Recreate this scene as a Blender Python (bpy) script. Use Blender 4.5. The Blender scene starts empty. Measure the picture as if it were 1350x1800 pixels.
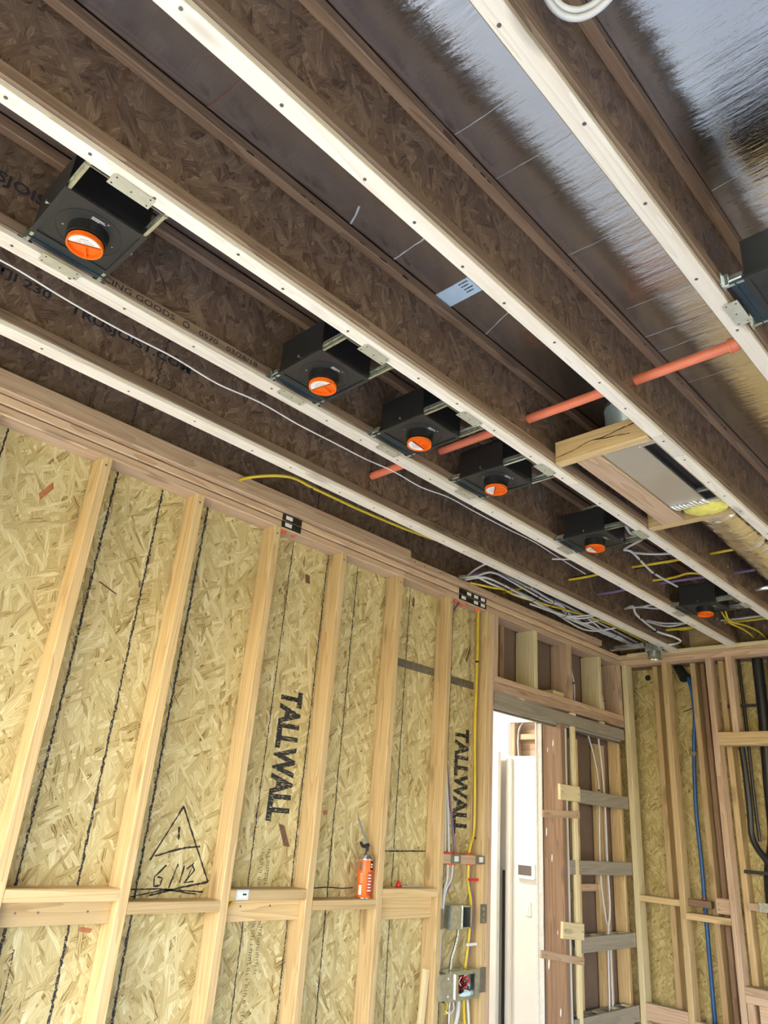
import bpy, bmesh, math, random
from mathutils import Matrix, Vector, Euler
random.seed(7)
S = bpy.context.scene
COL = S.collection

# ------------------------------------------------------------------ camera
cam = bpy.data.cameras.new('camera'); camo = bpy.data.objects.new('camera', cam); COL.objects.link(camo)
cam.sensor_fit = 'VERTICAL'; cam.sensor_height = 36.0; cam.lens = 36.0*1268.56/1800.0
cam.clip_start = 0.02; cam.clip_end = 400
a_, b_, c_ = 0.7980551663523517, 1.9755198977479453, 0.08103883974181374
RM = Matrix.Rotation(a_, 3, 'Z') @ Matrix.Rotation(b_, 3, 'X') @ Matrix.Rotation(c_, 3, 'Z')
camo.matrix_world = Matrix.Translation((2.47, 0.0, 1.5)) @ RM.to_4x4()
S.camera = camo

# ------------------------------------------------------------------ light
w = bpy.data.worlds.new('sky'); S.world = w; w.use_nodes = True
nt = w.node_tree; bgn = nt.nodes['Background']
sky = nt.nodes.new('ShaderNodeTexSky'); sky.sky_type = 'NISHITA'; sky.sun_disc = False
sky.sun_elevation = math.radians(38); sky.sun_rotation = math.radians(148); sky.air_density = 1.0; sky.dust_density = 1.5
nt.links.new(sky.outputs[0], bgn.inputs[0]); bgn.inputs[1].default_value = 0.66
sun = bpy.data.lights.new('sun', 'SUN'); sun.energy = 5.6; sun.angle = math.radians(1.0); sun.color = (1.0, 0.97, 0.93)
suno = bpy.data.objects.new('sun', sun); COL.objects.link(suno)
sd = Vector((-0.42, 0.66, -0.62))            # direction the sunlight travels
suno.rotation_euler = sd.to_track_quat('-Z', 'Y').to_euler(); suno.location = (3, -8, 9)
S.view_settings.view_transform = 'Standard'; S.view_settings.look = 'None'
S.view_settings.exposure = 0.78; S.view_settings.gamma = 1.0; S.view_settings.use_curve_mapping = False

cy_ = S.cycles; cy_.use_adaptive_sampling = True; cy_.adaptive_threshold = 0.10; cy_.use_light_tree = False; cy_.caustics_reflective = False; cy_.caustics_refractive = False
cy_.max_bounces = 5; cy_.diffuse_bounces = 4; cy_.glossy_bounces = 3; cy_.transparent_max_bounces = 6; cy_.transmission_bounces = 2; cy_.blur_glossy = 1.0; cy_.sample_clamp_indirect = 6.0

# ------------------------------------------------------------------ materials
def newmat(name):
    m = bpy.data.materials.new(name); m.use_nodes = True
    t = m.node_tree; p = t.nodes['Principled BSDF']
    return m, t, p
def N(t, kind, **kw):
    n = t.nodes.new(kind)
    for k, v in kw.items():
        if hasattr(n, k): setattr(n, k, v)
    return n
def lk(t, a, b): t.links.new(a, b)
def ramp(t, stops, fac):
    r = N(t, 'ShaderNodeValToRGB'); e = r.color_ramp.elements
    while len(e) > 1: e.remove(e[0])
    e[0].position = stops[0][0]; e[0].color = (*stops[0][1], 1)
    for pos, c in stops[1:]:
        x = e.new(pos); x.color = (*c, 1)
    lk(t, fac, r.inputs[0]); return r.outputs[0]
def math_(t, op, a, b=None):
    n = N(t, 'ShaderNodeMath', operation=op)
    for i, v in enumerate((a, b)):
        if v is None: continue
        if isinstance(v, (int, float)): n.inputs[i].default_value = v
        else: lk(t, v, n.inputs[i])
    return n.outputs[0]
def mixc(t, fac, a, b, mode='MIX'):
    n = N(t, 'ShaderNodeMix', data_type='RGBA', blend_type=mode)
    for s, v in ((0, fac), (6, a), (7, b)):
        if isinstance(v, (int, float)): n.inputs[s].default_value = v
        elif isinstance(v, tuple): n.inputs[s].default_value = (*v, 1)
        else: lk(t, v, n.inputs[s])
    return n.outputs[2]
def objcoord(t, rnd=True):
    tc = N(t, 'ShaderNodeTexCoord'); v = tc.outputs['Object']
    if rnd:
        oi = N(t, 'ShaderNodeObjectInfo')
        mu = math_(t, 'MULTIPLY', oi.outputs['Random'], 37.0)
        a = N(t, 'ShaderNodeVectorMath', operation='ADD'); lk(t, v, a.inputs[0]); lk(t, mu, a.inputs[1]); v = a.outputs[0]
        return v, oi.outputs['Random']
    return v, None

_wood = {}
def wood(axis, tone='stud'):
    """sawn lumber with grain along the given axis"""
    key = (axis, tone)
    if key in _wood: return _wood[key]
    m, t, p = newmat('lumber_%s_%s' % (tone, 'xyz'[axis]))
    lo, mi, hi, rough = {'stud': ((.48, .315, .145), (.64, .46, .235), (.70, .53, .295), .62),
                  'pale': ((.67, .58, .48), (.78, .72, .645), (.82, .775, .71), .55),
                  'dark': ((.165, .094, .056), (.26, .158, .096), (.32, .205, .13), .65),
                  'plate': ((.40, .25, .155), (.55, .385, .26), (.61, .45, .32), .65),
                  'lath': ((.62, .50, .28), (.74, .63, .38), (.78, .68, .44), .6),
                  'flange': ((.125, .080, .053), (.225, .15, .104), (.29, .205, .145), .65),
                  'grey': ((.27, .235, .19), (.36, .32, .26), (.40, .36, .30), .6)}[tone]
    v, rnd = objcoord(t)
    sc = [22.0, 22.0, 22.0]; sc[axis] = 1.1
    mp = N(t, 'ShaderNodeMapping'); lk(t, v, mp.inputs[0]); mp.inputs['Scale'].default_value = sc
    no = N(t, 'ShaderNodeTexNoise'); lk(t, mp.outputs[0], no.inputs['Vector']); no.inputs['Scale'].default_value = 0.55
    no.inputs['Detail'].default_value = 2.5; no.inputs['Distortion'].default_value = 0.5
    rings = math_(t, 'FRACT', math_(t, 'MULTIPLY', no.outputs['Fac'], 11.0))
    sc2 = [170.0]*3; sc2[axis] = 5.0
    mp2 = N(t, 'ShaderNodeMapping'); lk(t, v, mp2.inputs[0]); mp2.inputs['Scale'].default_value = sc2
    fi = N(t, 'ShaderNodeTexNoise'); lk(t, mp2.outputs[0], fi.inputs['Vector']); fi.inputs['Scale'].default_value = 1.0; fi.inputs['Detail'].default_value = 2
    fac = math_(t, 'ADD', math_(t, 'MULTIPLY', rings, 0.55), math_(t, 'MULTIPLY', fi.outputs['Fac'], 0.5))
    col = ramp(t, [(0.18, hi), (0.55, mi), (0.98, lo)], fac)
    # knots
    sk = [9.0]*3; sk[axis] = 2.4
    mk = N(t, 'ShaderNodeMapping'); lk(t, v, mk.inputs[0]); mk.inputs['Scale'].default_value = sk
    vo = N(t, 'ShaderNodeTexVoronoi'); lk(t, mk.outputs[0], vo.inputs['Vector']); vo.inputs['Scale'].default_value = 1.0
    kn = ramp(t, [(0.0, (1, 1, 1)), (0.10, (.75, .75, .75)), (0.17, (0, 0, 0))], vo.outputs['Distance'])
    col = mixc(t, math_(t, 'MULTIPLY', kn, 0.6), col, tuple(c*.42 for c in lo))
    # piece-to-piece tone
    hs = N(t, 'ShaderNodeHueSaturation'); lk(t, col, hs.inputs['Color'])
    lk(t, math_(t, 'ADD', math_(t, 'MULTIPLY', rnd, 0.34), 0.80), hs.inputs['Value'])
    lk(t, hs.outputs[0], p.inputs['Base Color']); p.inputs['Roughness'].default_value = rough
    bu = N(t, 'ShaderNodeBump'); bu.inputs['Strength'].default_value = 0.12; bu.inputs['Distance'].default_value = 0.002
    lk(t, fac, bu.inputs['Height']); lk(t, bu.outputs[0], p.inputs['Normal'])
    _wood[key] = m; return m

def osb(name, u, v, stops, length=0.10, width=0.022, rough=.6):
    m, t, p = newmat(name)
    co, rnd = objcoord(t)
    sx = N(t, 'ShaderNodeSeparateXYZ'); lk(t, co, sx.inputs[0])
    cb = N(t, 'ShaderNodeCombineXYZ'); lk(t, sx.outputs[u], cb.inputs[0]); lk(t, sx.outputs[v], cb.inputs[1])
    dn = N(t, 'ShaderNodeTexNoise'); lk(t, cb.outputs[0], dn.inputs['Vector']); dn.inputs['Scale'].default_value = 26; dn.inputs['Detail'].default_value = 2
    ds = N(t, 'ShaderNodeVectorMath', operation='SCALE'); lk(t, dn.outputs['Color'], ds.inputs[0]); ds.inputs['Scale'].default_value = 0.012
    ad = N(t, 'ShaderNodeVectorMath', operation='ADD'); lk(t, cb.outputs[0], ad.inputs[0]); lk(t, ds.outputs[0], ad.inputs[1])
    pri = None; tone = None; edge = None
    for i, (ang, lf, wf) in enumerate(((96, 1.25, 1.0), (62, 1.0, 1.25), (128, 1.0, .8), (28, .8, .9))):
        mp = N(t, 'ShaderNodeMapping'); mp.vector_type = 'TEXTURE'; lk(t, ad.outputs[0], mp.inputs[0])
        mp.inputs['Rotation'].default_value = (0, 0, math.radians(ang)); mp.inputs['Scale'].default_value = (length*lf, width*wf, 1)
        mp.inputs['Location'].default_value = (i*3.1, i*1.7, 0)
        vo = N(t, 'ShaderNodeTexVoronoi', voronoi_dimensions='2D'); lk(t, mp.outputs[0], vo.inputs['Vector']); vo.inputs['Scale'].default_value = 1.0
        sc = N(t, 'ShaderNodeSeparateColor'); lk(t, vo.outputs['Color'], sc.inputs[0])
        gm = N(t, 'ShaderNodeMapping'); lk(t, mp.outputs[0], gm.inputs[0]); gm.inputs['Scale'].default_value = (1.3, 4.5, 1)
        gn = N(t, 'ShaderNodeTexNoise', noise_dimensions='2D'); lk(t, gm.outputs[0], gn.inputs['Vector']); gn.inputs['Scale'].default_value = 1.0; gn.inputs['Detail'].default_value = 1.5
        d = gn.outputs['Fac']
        if pri is None: pri, tone, edge = sc.outputs[0], sc.outputs[1], d
        else:
            k = math_(t, 'GREATER_THAN', sc.outputs[0], pri)
            mx = N(t, 'ShaderNodeMix'); lk(t, k, mx.inputs[0]); lk(t, tone, mx.inputs[2]); lk(t, sc.outputs[1], mx.inputs[3]); tone = mx.outputs[0]
            me = N(t, 'ShaderNodeMix'); lk(t, k, me.inputs[0]); lk(t, edge, me.inputs[2]); lk(t, d, me.inputs[3]); edge = me.outputs[0]
            pri = math_(t, 'MAXIMUM', pri, sc.outputs[0])
    fac = math_(t, 'ADD', math_(t, 'MULTIPLY', tone, .74), math_(t, 'MULTIPLY', math_(t, 'SUBTRACT', edge, .5), 1.05))
    fac = math_(t, 'ADD', fac, .15)
    col = ramp(t, stops, fac)
    lk(t, col, p.inputs['Base Color']); p.inputs['Roughness'].default_value = rough
    bu = N(t, 'ShaderNodeBump'); bu.inputs['Strength'].default_value = 0.35; bu.inputs['Distance'].default_value = 0.003
    lk(t, fac, bu.inputs['Height']); lk(t, bu.outputs[0], p.inputs['Normal'])
    return m
WALLST = [(0.0, (.17, .10, .035)), (0.08, (.34, .25, .09)), (0.22, (.47, .375, .175)), (0.5, (.555, .46, .225)), (0.8, (.65, .565, .31)), (1.0, (.76, .70, .46))]
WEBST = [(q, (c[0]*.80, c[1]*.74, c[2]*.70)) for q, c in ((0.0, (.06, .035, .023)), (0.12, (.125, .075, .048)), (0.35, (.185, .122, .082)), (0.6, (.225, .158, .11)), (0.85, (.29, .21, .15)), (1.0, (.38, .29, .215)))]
OSB_L = osb('wall_sheathing_strand_board', 1, 2, WALLST, length=.10, width=.017)
OSB_F = osb('far_sheathing_strand_board', 0, 2, [(q, (c[0]*.94, c[1]*.9, c[2]*.75)) for q, c in WALLST], length=.07, width=.013)
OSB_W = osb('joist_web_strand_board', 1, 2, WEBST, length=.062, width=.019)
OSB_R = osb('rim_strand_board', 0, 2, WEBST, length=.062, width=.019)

def plain(name, col, rough=.5, metal=0.0, var=.10, scale=14.0, bump=0.0, spec=None):
    m, t, p = newmat(name); v, rnd = objcoord(t)
    no = N(t, 'ShaderNodeTexNoise'); lk(t, v, no.inputs['Vector']); no.inputs['Scale'].default_value = scale; no.inputs['Detail'].default_value = 4
    c0 = tuple(max(0, c*(1-var)) for c in col); c1 = tuple(min(1, c*(1+var)) for c in col)
    lk(t, ramp(t, [(0.3, c0), (0.7, c1)], no.outputs['Fac']), p.inputs['Base Color'])
    p.inputs['Roughness'].default_value = rough; p.inputs['Metallic'].default_value = metal
    if spec is not None: p.inputs['Specular IOR Level'].default_value = spec
    if bump:
        bu = N(t, 'ShaderNodeBump'); bu.inputs['Strength'].default_value = bump; bu.inputs['Distance'].default_value = .01
        lk(t, no.outputs['Fac'], bu.inputs['Height']); lk(t, bu.outputs[0], p.inputs['Normal'])
    return m
def foil(name, rough=.2, sc=(9, 60, 9), strength=.28, col=(.80, .80, .83)):
    m, t, p = newmat(name); v, r = objcoord(t, False)
    mp = N(t, 'ShaderNodeMapping'); lk(t, v, mp.inputs[0]); mp.inputs['Scale'].default_value = sc; mp.inputs['Rotation'].default_value = (0, 0, math.radians(6))
    no = N(t, 'ShaderNodeTexNoise'); lk(t, mp.outputs[0], no.inputs['Vector']); no.inputs['Scale'].default_value = 1; no.inputs['Detail'].default_value = 5; no.inputs['Roughness'].default_value = .62
    n2 = N(t, 'ShaderNodeTexNoise'); lk(t, v, n2.inputs['Vector']); n2.inputs['Scale'].default_value = 5; n2.inputs['Detail'].default_value = 3
    h = math_(t, 'ADD', no.outputs['Fac'], math_(t, 'MULTIPLY', n2.outputs['Fac'], .8))
    bu = N(t, 'ShaderNodeBump'); bu.inputs['Strength'].default_value = strength; bu.inputs['Distance'].default_value = .012
    lk(t, h, bu.inputs['Height']); lk(t, bu.outputs[0], p.inputs['Normal'])
    lk(t, ramp(t, [(.3, tuple(c*.9 for c in col)), (.7, col)], n2.outputs['Fac']), p.inputs['Base Color'])
    p.inputs['Metallic'].default_value = 1.0; p.inputs['Roughness'].default_value = rough
    return m
def ink(name, col, cover=.36, scale=240.0, stretch=(1, 1, 1)):
    """worn printing ink: patches of the print are missing"""
    m, t, p = newmat(name); v, r = objcoord(t)
    mp = N(t, 'ShaderNodeMapping'); lk(t, v, mp.inputs[0]); mp.inputs['Scale'].default_value = stretch
    no = N(t, 'ShaderNodeTexNoise'); lk(t, mp.outputs[0], no.inputs['Vector']); no.inputs['Scale'].default_value = scale; no.inputs['Detail'].default_value = 2
    k = math_(t, 'GREATER_THAN', no.outputs['Fac'], cover)
    tr = N(t, 'ShaderNodeBsdfTransparent'); mx = N(t, 'ShaderNodeMixShader'); out = t.nodes['Material Output']
    lk(t, k, mx.inputs[0]); lk(t, tr.outputs[0], mx.inputs[1]); lk(t, p.outputs[0], mx.inputs[2]); lk(t, mx.outputs[0], out.inputs['Surface'])
    p.inputs['Base Color'].default_value = (*col, 1); p.inputs['Roughness'].default_value = .7
    return m

M = {
 'foil': foil('ceiling_foil', .15, (7, 44, 7), .24, (.88, .88, .90)), 'ductfoil': foil('duct_foil', .42, (10, 4, 10), .5, (.90, .92, .93)), 'jacket': foil('duct_jacket_foil', .22, (9, 34, 9), .25, (.94, .94, .94)),
 'concrete': plain('concrete', (.62, .72, .87), .75, 0, .12, 3), 'ground': plain('yellow_bounce_ground', (.62, .51, .21), .9, 0, .15, 1.5),
 'black': plain('black_enamel', (.010, .011, .013), .42, 0, .2, 30), 'plateblk': plain('black_face_plate', (.022, .023, .025), .5, 0, .15, 40),
 'rail': plain('blued_steel_rail', (.035, .06, .085), .35, .6, .15, 30), 'galv': plain('galvanised_steel', (.58, .65, .66), .24, .9, .22, 45),
 'nickel': plain('zinc_nail_plate', (.56, .57, .50), .45, .55, .08, 50), 'orange': plain('orange_plastic', (.85, .16, .012), .38, 0, .05, 20),
 'pipe': plain('coral_orange_pipe', (.83, .22, .12), .40, 0, .05, 12), 'label': plain('white_label', (.80, .80, .80), .5, 0, .03, 40),
 'stickblue': plain('pale_blue_sticker', (.58, .72, .86), .45, 0, .05, 20), 'white': plain('white_cable_sheath', (.62, .62, .63), .42, 0, .08, 20),
 'yellow': plain('yellow_cable_sheath', (.62, .47, .03), .42, 0, .1, 20), 'purple': plain('purple_cable_sheath', (.20, .125, .27), .45, 0, .1, 20),
 'blackc': plain('black_cable_sheath', (.014, .014, .015), .45, 0, .1, 20), 'red': plain('red_plastic', (.62, .035, .03), .4, 0, .08, 20),
 'redseal': plain('red_fire_sealant', (.80, .10, .045), .5, 0, .2, 60, .4), 'drywall': plain('painted_drywall', (.78, .76, .72), .8, 0, .03, 5),
 'gyp': plain('gypsum_edge', (.72, .71, .68), .9, 0, .08, 60, .4), 'paper': plain('brown_gypsum_paper', (.16, .11, .085), .85, 0, .1, 8),
 'insul': plain('yellow_fibreglass', (.72, .66, .16), .9, 0, .15, 45, .7), 'duct': plain('spiral_duct_steel', (.50, .62, .72), .38, .55, .15, 16),
 'blue': plain('blue_tubing', (.012, .095, .30), .38, 0, .1, 12), 'abs': plain('black_drain_pipe', (.012, .014, .017), .38, 0, .2, 15),
 'darksteel': plain('dark_nail_guard', (.055, .05, .045), .45, .7, .15, 60), 'strap': plain('grey_strap', (.25, .24, .21), .45, .7, .12, 40),
 'whitemetal': plain('white_steel', (.72, .76, .78), .35, .2, .04, 10), 'darkglass': plain('grey_screen', (.13, .11, .11), .25, 0, .05, 8),
 'cavity': plain('painted_cavity_shade', (.02, .017, .015), .9, 0, .1, 10), 'redwood': plain('dark_red_nailer', (.17, .07, .05), .7, 0, .2, 20),  # cavity: near-black colour painting the shade inside holes, slots and gaps
 'nail': plain('nail_head', (.17, .16, .15), .4, .7, .1, 40), 'seam': plain('foil_crease', (.62, .60, .60), .55, .3, .1, 40),
 'tie': plain('black_tie', (.012, .012, .013), .5, 0, .1, 30), 'canred': plain('dark_orange_print', (.50, .05, .015), .4, 0, .1, 60),
 'chrome': plain('bright_tin', (.62, .62, .60), .22, .95, .06, 20), 'greyp': plain('grey_plastic', (.22, .235, .26), .45, 0, .06, 20),
 'patch': plain('filler_patch', (.74, .73, .71), .8, 0, .08, 80), 'chipred': plain('red_strand', (.42, .16, .07), .6, 0, .15, 60), 'chipdk': plain('dark_strand', (.16, .085, .05), .65, 0, .2, 60),
 'inkb': ink('black_print_ink', (.018, .018, .024), .30, 300), 'inks': ink('stencil_ink', (.020, .021, .026), .38, 150, (1, .25, 1.8)),
 'inkl': ink('black_line_ink', (.022, .022, .03), .40, 260), 'marker': ink('black_marker', (.03, .026, .022), .22, 200), 'inkg': ink('grey_print_ink', (.06, .055, .05), .42, 340),
}

# ------------------------------------------------------------------ mesh helpers
def link(name, me, mat=None, parent=None, loc=(0, 0, 0)):
    o = bpy.data.objects.new(name, me); COL.objects.link(o); o.location = loc
    if mat is not None and me is not None:
        me.materials.clear(); me.materials.append(mat)
    if parent is not None: o.parent = parent
    return o
def mesh_from(name, v, f, smooth=False):
    me = bpy.data.meshes.new(name); me.from_pydata(v, [], f); me.update()
    if smooth:
        for q in me.polygons: q.use_smooth = True
    return me
def tag(o, label, cat, group=None, kind=None):
    o['label'] = label; o['category'] = cat
    if group: o['group'] = group
    if kind: o['kind'] = kind
    return o
def thing(name, label, cat, loc=(0, 0, 0), group=None, kind=None):
    o = bpy.data.objects.new(name, None); COL.objects.link(o); o.location = loc; o.empty_display_size = .05
    return tag(o, label, cat, group, kind)
def ploc(parent):
    p = Vector((0, 0, 0))
    while parent is not None: p += parent.location; parent = parent.parent
    return p
def bar(name, x0, x1, y0, y1, z0, z1, mat, parent=None, c=.0025, axis=None):
    """a board: chamfered along its length; origin at its centre, corners in world coordinates"""
    d = [x1-x0, y1-y0, z1-z0]
    if axis is None: axis = max(range(3), key=lambda i: d[i])
    u, w_ = [i for i in range(3) if i != axis]
    c = min(c, d[u]*.3, d[w_]*.3)
    hu, hw, hl = d[u]/2, d[w_]/2, d[axis]/2
    prof = [(-hu+c, -hw), (hu-c, -hw), (hu, -hw+c), (hu, hw-c), (hu-c, hw), (-hu+c, hw), (-hu, hw-c), (-hu, -hw+c)]
    vs = []
    for e in (-hl, hl):
        for p, q in prof:
            k = [0, 0, 0]; k[axis] = e; k[u] = p; k[w_] = q; vs.append(tuple(k))
    fs = [(i, (i+1) % 8, 8+(i+1) % 8, 8+i) for i in range(8)] + [tuple(range(7, -1, -1)), tuple(range(8, 16))]
    if axis == 1: fs = [tuple(reversed(f)) for f in fs]
    me = mesh_from(name, vs, fs)
    cen = Vector(((x0+x1)/2, (y0+y1)/2, (z0+z1)/2))
    return link(name, me, mat, parent, cen-ploc(parent))
class MB:
    """collects shapes in world coordinates, builds one mesh"""
    def __init__(s): s.v = []; s.f = []; s.sm = []
    def add(s, v, f, smooth=False):
        o = len(s.v); s.v += [tuple(q) for q in v]; s.f += [tuple(i+o for i in q) for q in f]; s.sm += [smooth]*len(f); return s
    def box(s, x0, x1, y0, y1, z0, z1):
        v = [(x, y, z) for x in (x0, x1) for y in (y0, y1) for z in (z0, z1)]
        return s.add(v, [(0, 1, 3, 2), (4, 6, 7, 5), (0, 4, 5, 1), (2, 3, 7, 6), (0, 2, 6, 4), (1, 5, 7, 3)])
    def cyl(s, p, q, r, n=20, r2=None, cap=True):
        p, q = Vector(p), Vector(q); d = (q-p).normalized(); r2 = r if r2 is None else r2
        a = d.orthogonal().normalized(); b = d.cross(a)
        v = []
        for c, rr in ((p, r), (q, r2)):
            for i in range(n):
                t = 2*math.pi*i/n; v.append(c+a*math.cos(t)*rr+b*math.sin(t)*rr)
        s.add(v, [(i, (i+1) % n, n+(i+1) % n, n+i) for i in range(n)], True)
        if cap: s.add(v, [tuple(range(n-1, -1, -1)), tuple(range(n, 2*n))])
        return s
    def ring(s, c, ax, ro, ri, h, n=28):
        """flat annulus band of height h along axis ax from centre c"""
        c = Vector(c); ax = Vector(ax).normalized(); a = ax.orthogonal().normalized(); b = ax.cross(a)
        v = []
        for rr, hh in ((ro, 0), (ro, h), (ri, h), (ri, 0)):
            for i in range(n):
                t = 2*math.pi*i/n; v.append(c+ax*hh+a*math.cos(t)*rr+b*math.sin(t)*rr)
        f = [(k*n+i, k*n+(i+1) % n, ((k+1) % 4)*n+(i+1) % n, ((k+1) % 4)*n+i) for k in range(4) for i in range(n)]
        return s.add(v, f, False)
    def tube(s, pts, r, n=8, sub=5, closed_cap=True):
        P = [Vector(p) for p in pts]
        if sub > 1 and len(P) > 2:
            Q = []
            for i in range(len(P)-1):
                p0 = P[max(i-1, 0)]; p1 = P[i]; p2 = P[i+1]; p3 = P[min(i+2, len(P)-1)]
                for k in range(sub):
                    t = k/sub
                    Q.append(.5*((2*p1)+(p2-p0)*t+(2*p0-5*p1+4*p2-p3)*t*t+(3*p1-p0-3*p2+p3)*t**3))
            P = Q+[P[-1]]
        rr = r if callable(r) else (lambda t: r)
        v = []; up = None
        for i, p in enumerate(P):
            d = (P[min(i+1, len(P)-1)]-P[max(i-1, 0)]).normalized()
            if up is None: up = d.orthogonal().normalized()
            up = (up-d*up.dot(d)).normalized(); b = d.cross(up)
            q = rr(i/(len(P)-1))
            for k in range(n):
                t = 2*math.pi*k/n; v.append(p+up*math.cos(t)*q+b*math.sin(t)*q)
        f = [(i*n+k, i*n+(k+1) % n, (i+1)*n+(k+1) % n, (i+1)*n+k) for i in range(len(P)-1) for k in range(n)]
        s.add(v, f, True); e = (len(P)-1)*n
        s.add(v, [tuple(range(n-1, -1, -1)), tuple(range(e, e+n))])
        return s
    def build(s, name, mat, parent=None, origin=None):
        if origin is None:
            xs = list(zip(*s.v)); origin = Vector([(min(q)+max(q))/2 for q in xs])
        origin = Vector(origin)
        me = bpy.data.meshes.new(name); me.from_pydata([tuple(Vector(q)-origin) for q in s.v], [], s.f); me.update()
        for p, k in zip(me.polygons, s.sm): p.use_smooth = k
        bm = bmesh.new(); bm.from_mesh(me); bmesh.ops.remove_doubles(bm, verts=bm.verts, dist=1e-6) if not any(s.sm) else None
        bmesh.ops.recalc_face_normals(bm, faces=bm.faces); bm.to_mesh(me); bm.free()
        return link(name, me, mat, parent, origin-ploc(parent))
def copy_tree(o, parent=None):
    c = o.copy(); COL.objects.link(c)
    if parent is not None: c.parent = parent
    for ch in list(o.children): copy_tree(ch, c)
    return c
VL = bpy.context.view_layer
def text(name, s, origin, right, up, w_, h, mat, parent, bold=.0, lift=.0006):
    """flat print fitted to a w x h box whose lower-left corner is origin"""
    cu = bpy.data.curves.new(name, 'FONT'); cu.body = s; cu.size = 1; cu.offset = bold; cu.resolution_u = 2
    to = bpy.data.objects.new(name, cu); COL.objects.link(to); VL.update()
    me = bpy.data.meshes.new_from_object(to.evaluated_get(bpy.context.evaluated_depsgraph_get()))
    bpy.data.objects.remove(to); bpy.data.curves.remove(cu)
    xs = [v.co.x for v in me.vertices]; ys = [v.co.y for v in me.vertices]
    x0, x1, y0, y1 = min(xs), max(xs), min(ys), max(ys)
    r = Vector(right); u = Vector(up); n = r.cross(u)
    for v in me.vertices:
        v.co = r*((v.co.x-x0)/max(x1-x0, 1e-6)*w_) + u*((v.co.y-y0)/max(y1-y0, 1e-6)*h) + n*lift
    me.name = name
    return link(name, me, mat, parent, Vector(origin)-ploc(parent))
def ribbon(name, pts, width, nrm, mat, parent, jag=.0, lift=.0008, step=.012):
    """a flat drawn line on a surface"""
    P = [Vector(p) for p in pts]; n = Vector(nrm); v = []; Q = []
    for a, b in zip(P[:-1], P[1:]):
        k = max(1, int((b-a).length/step))
        Q += [a+(b-a)*(i/k) for i in range(k)]
    Q.append(P[-1])
    for i, p in enumerate(Q):
        d = (Q[min(i+1, len(Q)-1)]-Q[max(i-1, 0)]).normalized(); s_ = d.cross(n)
        j = random.uniform(-jag, jag); w2 = width/2*(1+random.uniform(-.4, .4)*(jag > 0))
        v += [p+s_*(j-w2)+n*lift, p+s_*(j+w2)+n*lift]
    f = [(2*i, 2*i+1, 2*i+3, 2*i+2) for i in range(len(Q)-1)]
    o = Q[0]
    return link(name, mesh_from(name, [tuple(q-o) for q in v], f), mat, parent, o-ploc(parent))

# ------------------------------------------------------------------ the setting
FW = 4.94                      # front of the far wall studs
PB, PM, PT = 2.672, 2.710, 2.748   # plate undersides / top
def struct(name, label, cat='wall', loc=(0, 0, 0)):
    return thing(name, label, cat, loc, kind='structure')
fl = MB().box(-3.2, 5.3, -1.8, 5.3, -.12, 0).build('floor', M['concrete']); tag(fl, 'pale grey concrete floor below the framed walls', 'floor', kind='structure')
gr = MB().box(-40, 40, -60, 40, -.40, -.13).build('ground', M['ground']); tag(gr, 'unseen yellow ground added outside to bounce light through the openings', 'ground', kind='structure')  # unseen ground added for bounce, coloured yellow to tint the light coming in
# foil-faced ceiling
ce = MB().box(-.03, 5.3, -1.75, 5.16, 3.052, 3.09).build('ceiling', M['foil']); tag(ce, 'silver foil-faced ceiling deck between the joists', 'ceiling', kind='structure')
for i, (x0, x1, y, dy, wd) in enumerate(((1.64, 1.82, .945, .005, .0022), (1.64, 1.86, 1.115, .01, .0018), (1.64, 1.80, 1.47, .004, .002), (1.66, 1.97, 1.79, .012, .002), (1.64, 1.97, 1.96, .006, .003), (1.64, 1.97, 2.3, .008, .002),
        (1.64, 1.80, 2.06, .0, .003), (2.04, 2.38, 1.50, -.02, .003), (1.235, 1.58, 1.16, -.02, .004), (1.235, 1.30, .98, -.03, .005), (1.235, 1.50, 1.62, -.10, .003), (2.04, 2.2, .80, -.06, .002), (1.235, 1.58, .50, .03, .003))):
    ribbon('foil_crease', [(x0, y, 3.052), ((x0+x1)/2, y+dy*.55+.004, 3.052), (x1, y+dy, 3.052)], wd, (0, 0, -1), M['seam'] if i != 12 else M['redwood'], ce, .0012, .0007, .02)
sm = MB().box(1.226, 1.358, 1.36, 1.433, 3.0505, 3.0518).build('ceiling_sticker', M['stickblue'], ce); sm['label'] = 'pale blue printed sticker on the foil'
for k in range(4): MB().box(1.315, 1.35-.008*(k % 2), 1.367+k*.014, 1.372+k*.014, 3.0500, 3.0504).build('sticker_print', M['inkg'], sm)

# left wall ----------------------------------------------------------------
wl = struct('wall_left', 'left framed wall of studs and yellow strand board with a door opening')
STUD, PLATE = wood(2), wood(1, 'plate')
OX = -.089
# sheathing: panels with a joint
for y0, y1 in ((-1.70, -.602), (-.598, .618), (.622, 1.84), (1.8405, 3.36)):
    bar('sheathing_panel', OX-.012, OX, y0, y1, 0, 2.76, OSB_L, wl, .0005, 2)
panels = [o for o in wl.children if o.name.startswith('sheathing')]
def panel_at(y): return min(panels, key=lambda o: abs(o.location.y-y))
for y in (-1.5, -1.1, -.69, -.29, .12, .526, .9327, 1.3395, 1.742, 2.149, 2.552, 2.965):
    bar('stud', -.0885, 0, y, y+.038, .04, PB, STUD, wl, .003)
bar('stud', -.0885, 0, 3.315, 3.353, .04, PB, STUD, wl, .003)
bar('king_stud', -.14, 0, 3.3535, 3.390, .04, PB, wood(2, 'plate'), wl, .003)
bar('trimmer_stud', -.14, 0, 3.3905, 3.428, 2.317, PB, wood(2, 'plate'), wl, .003)
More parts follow.
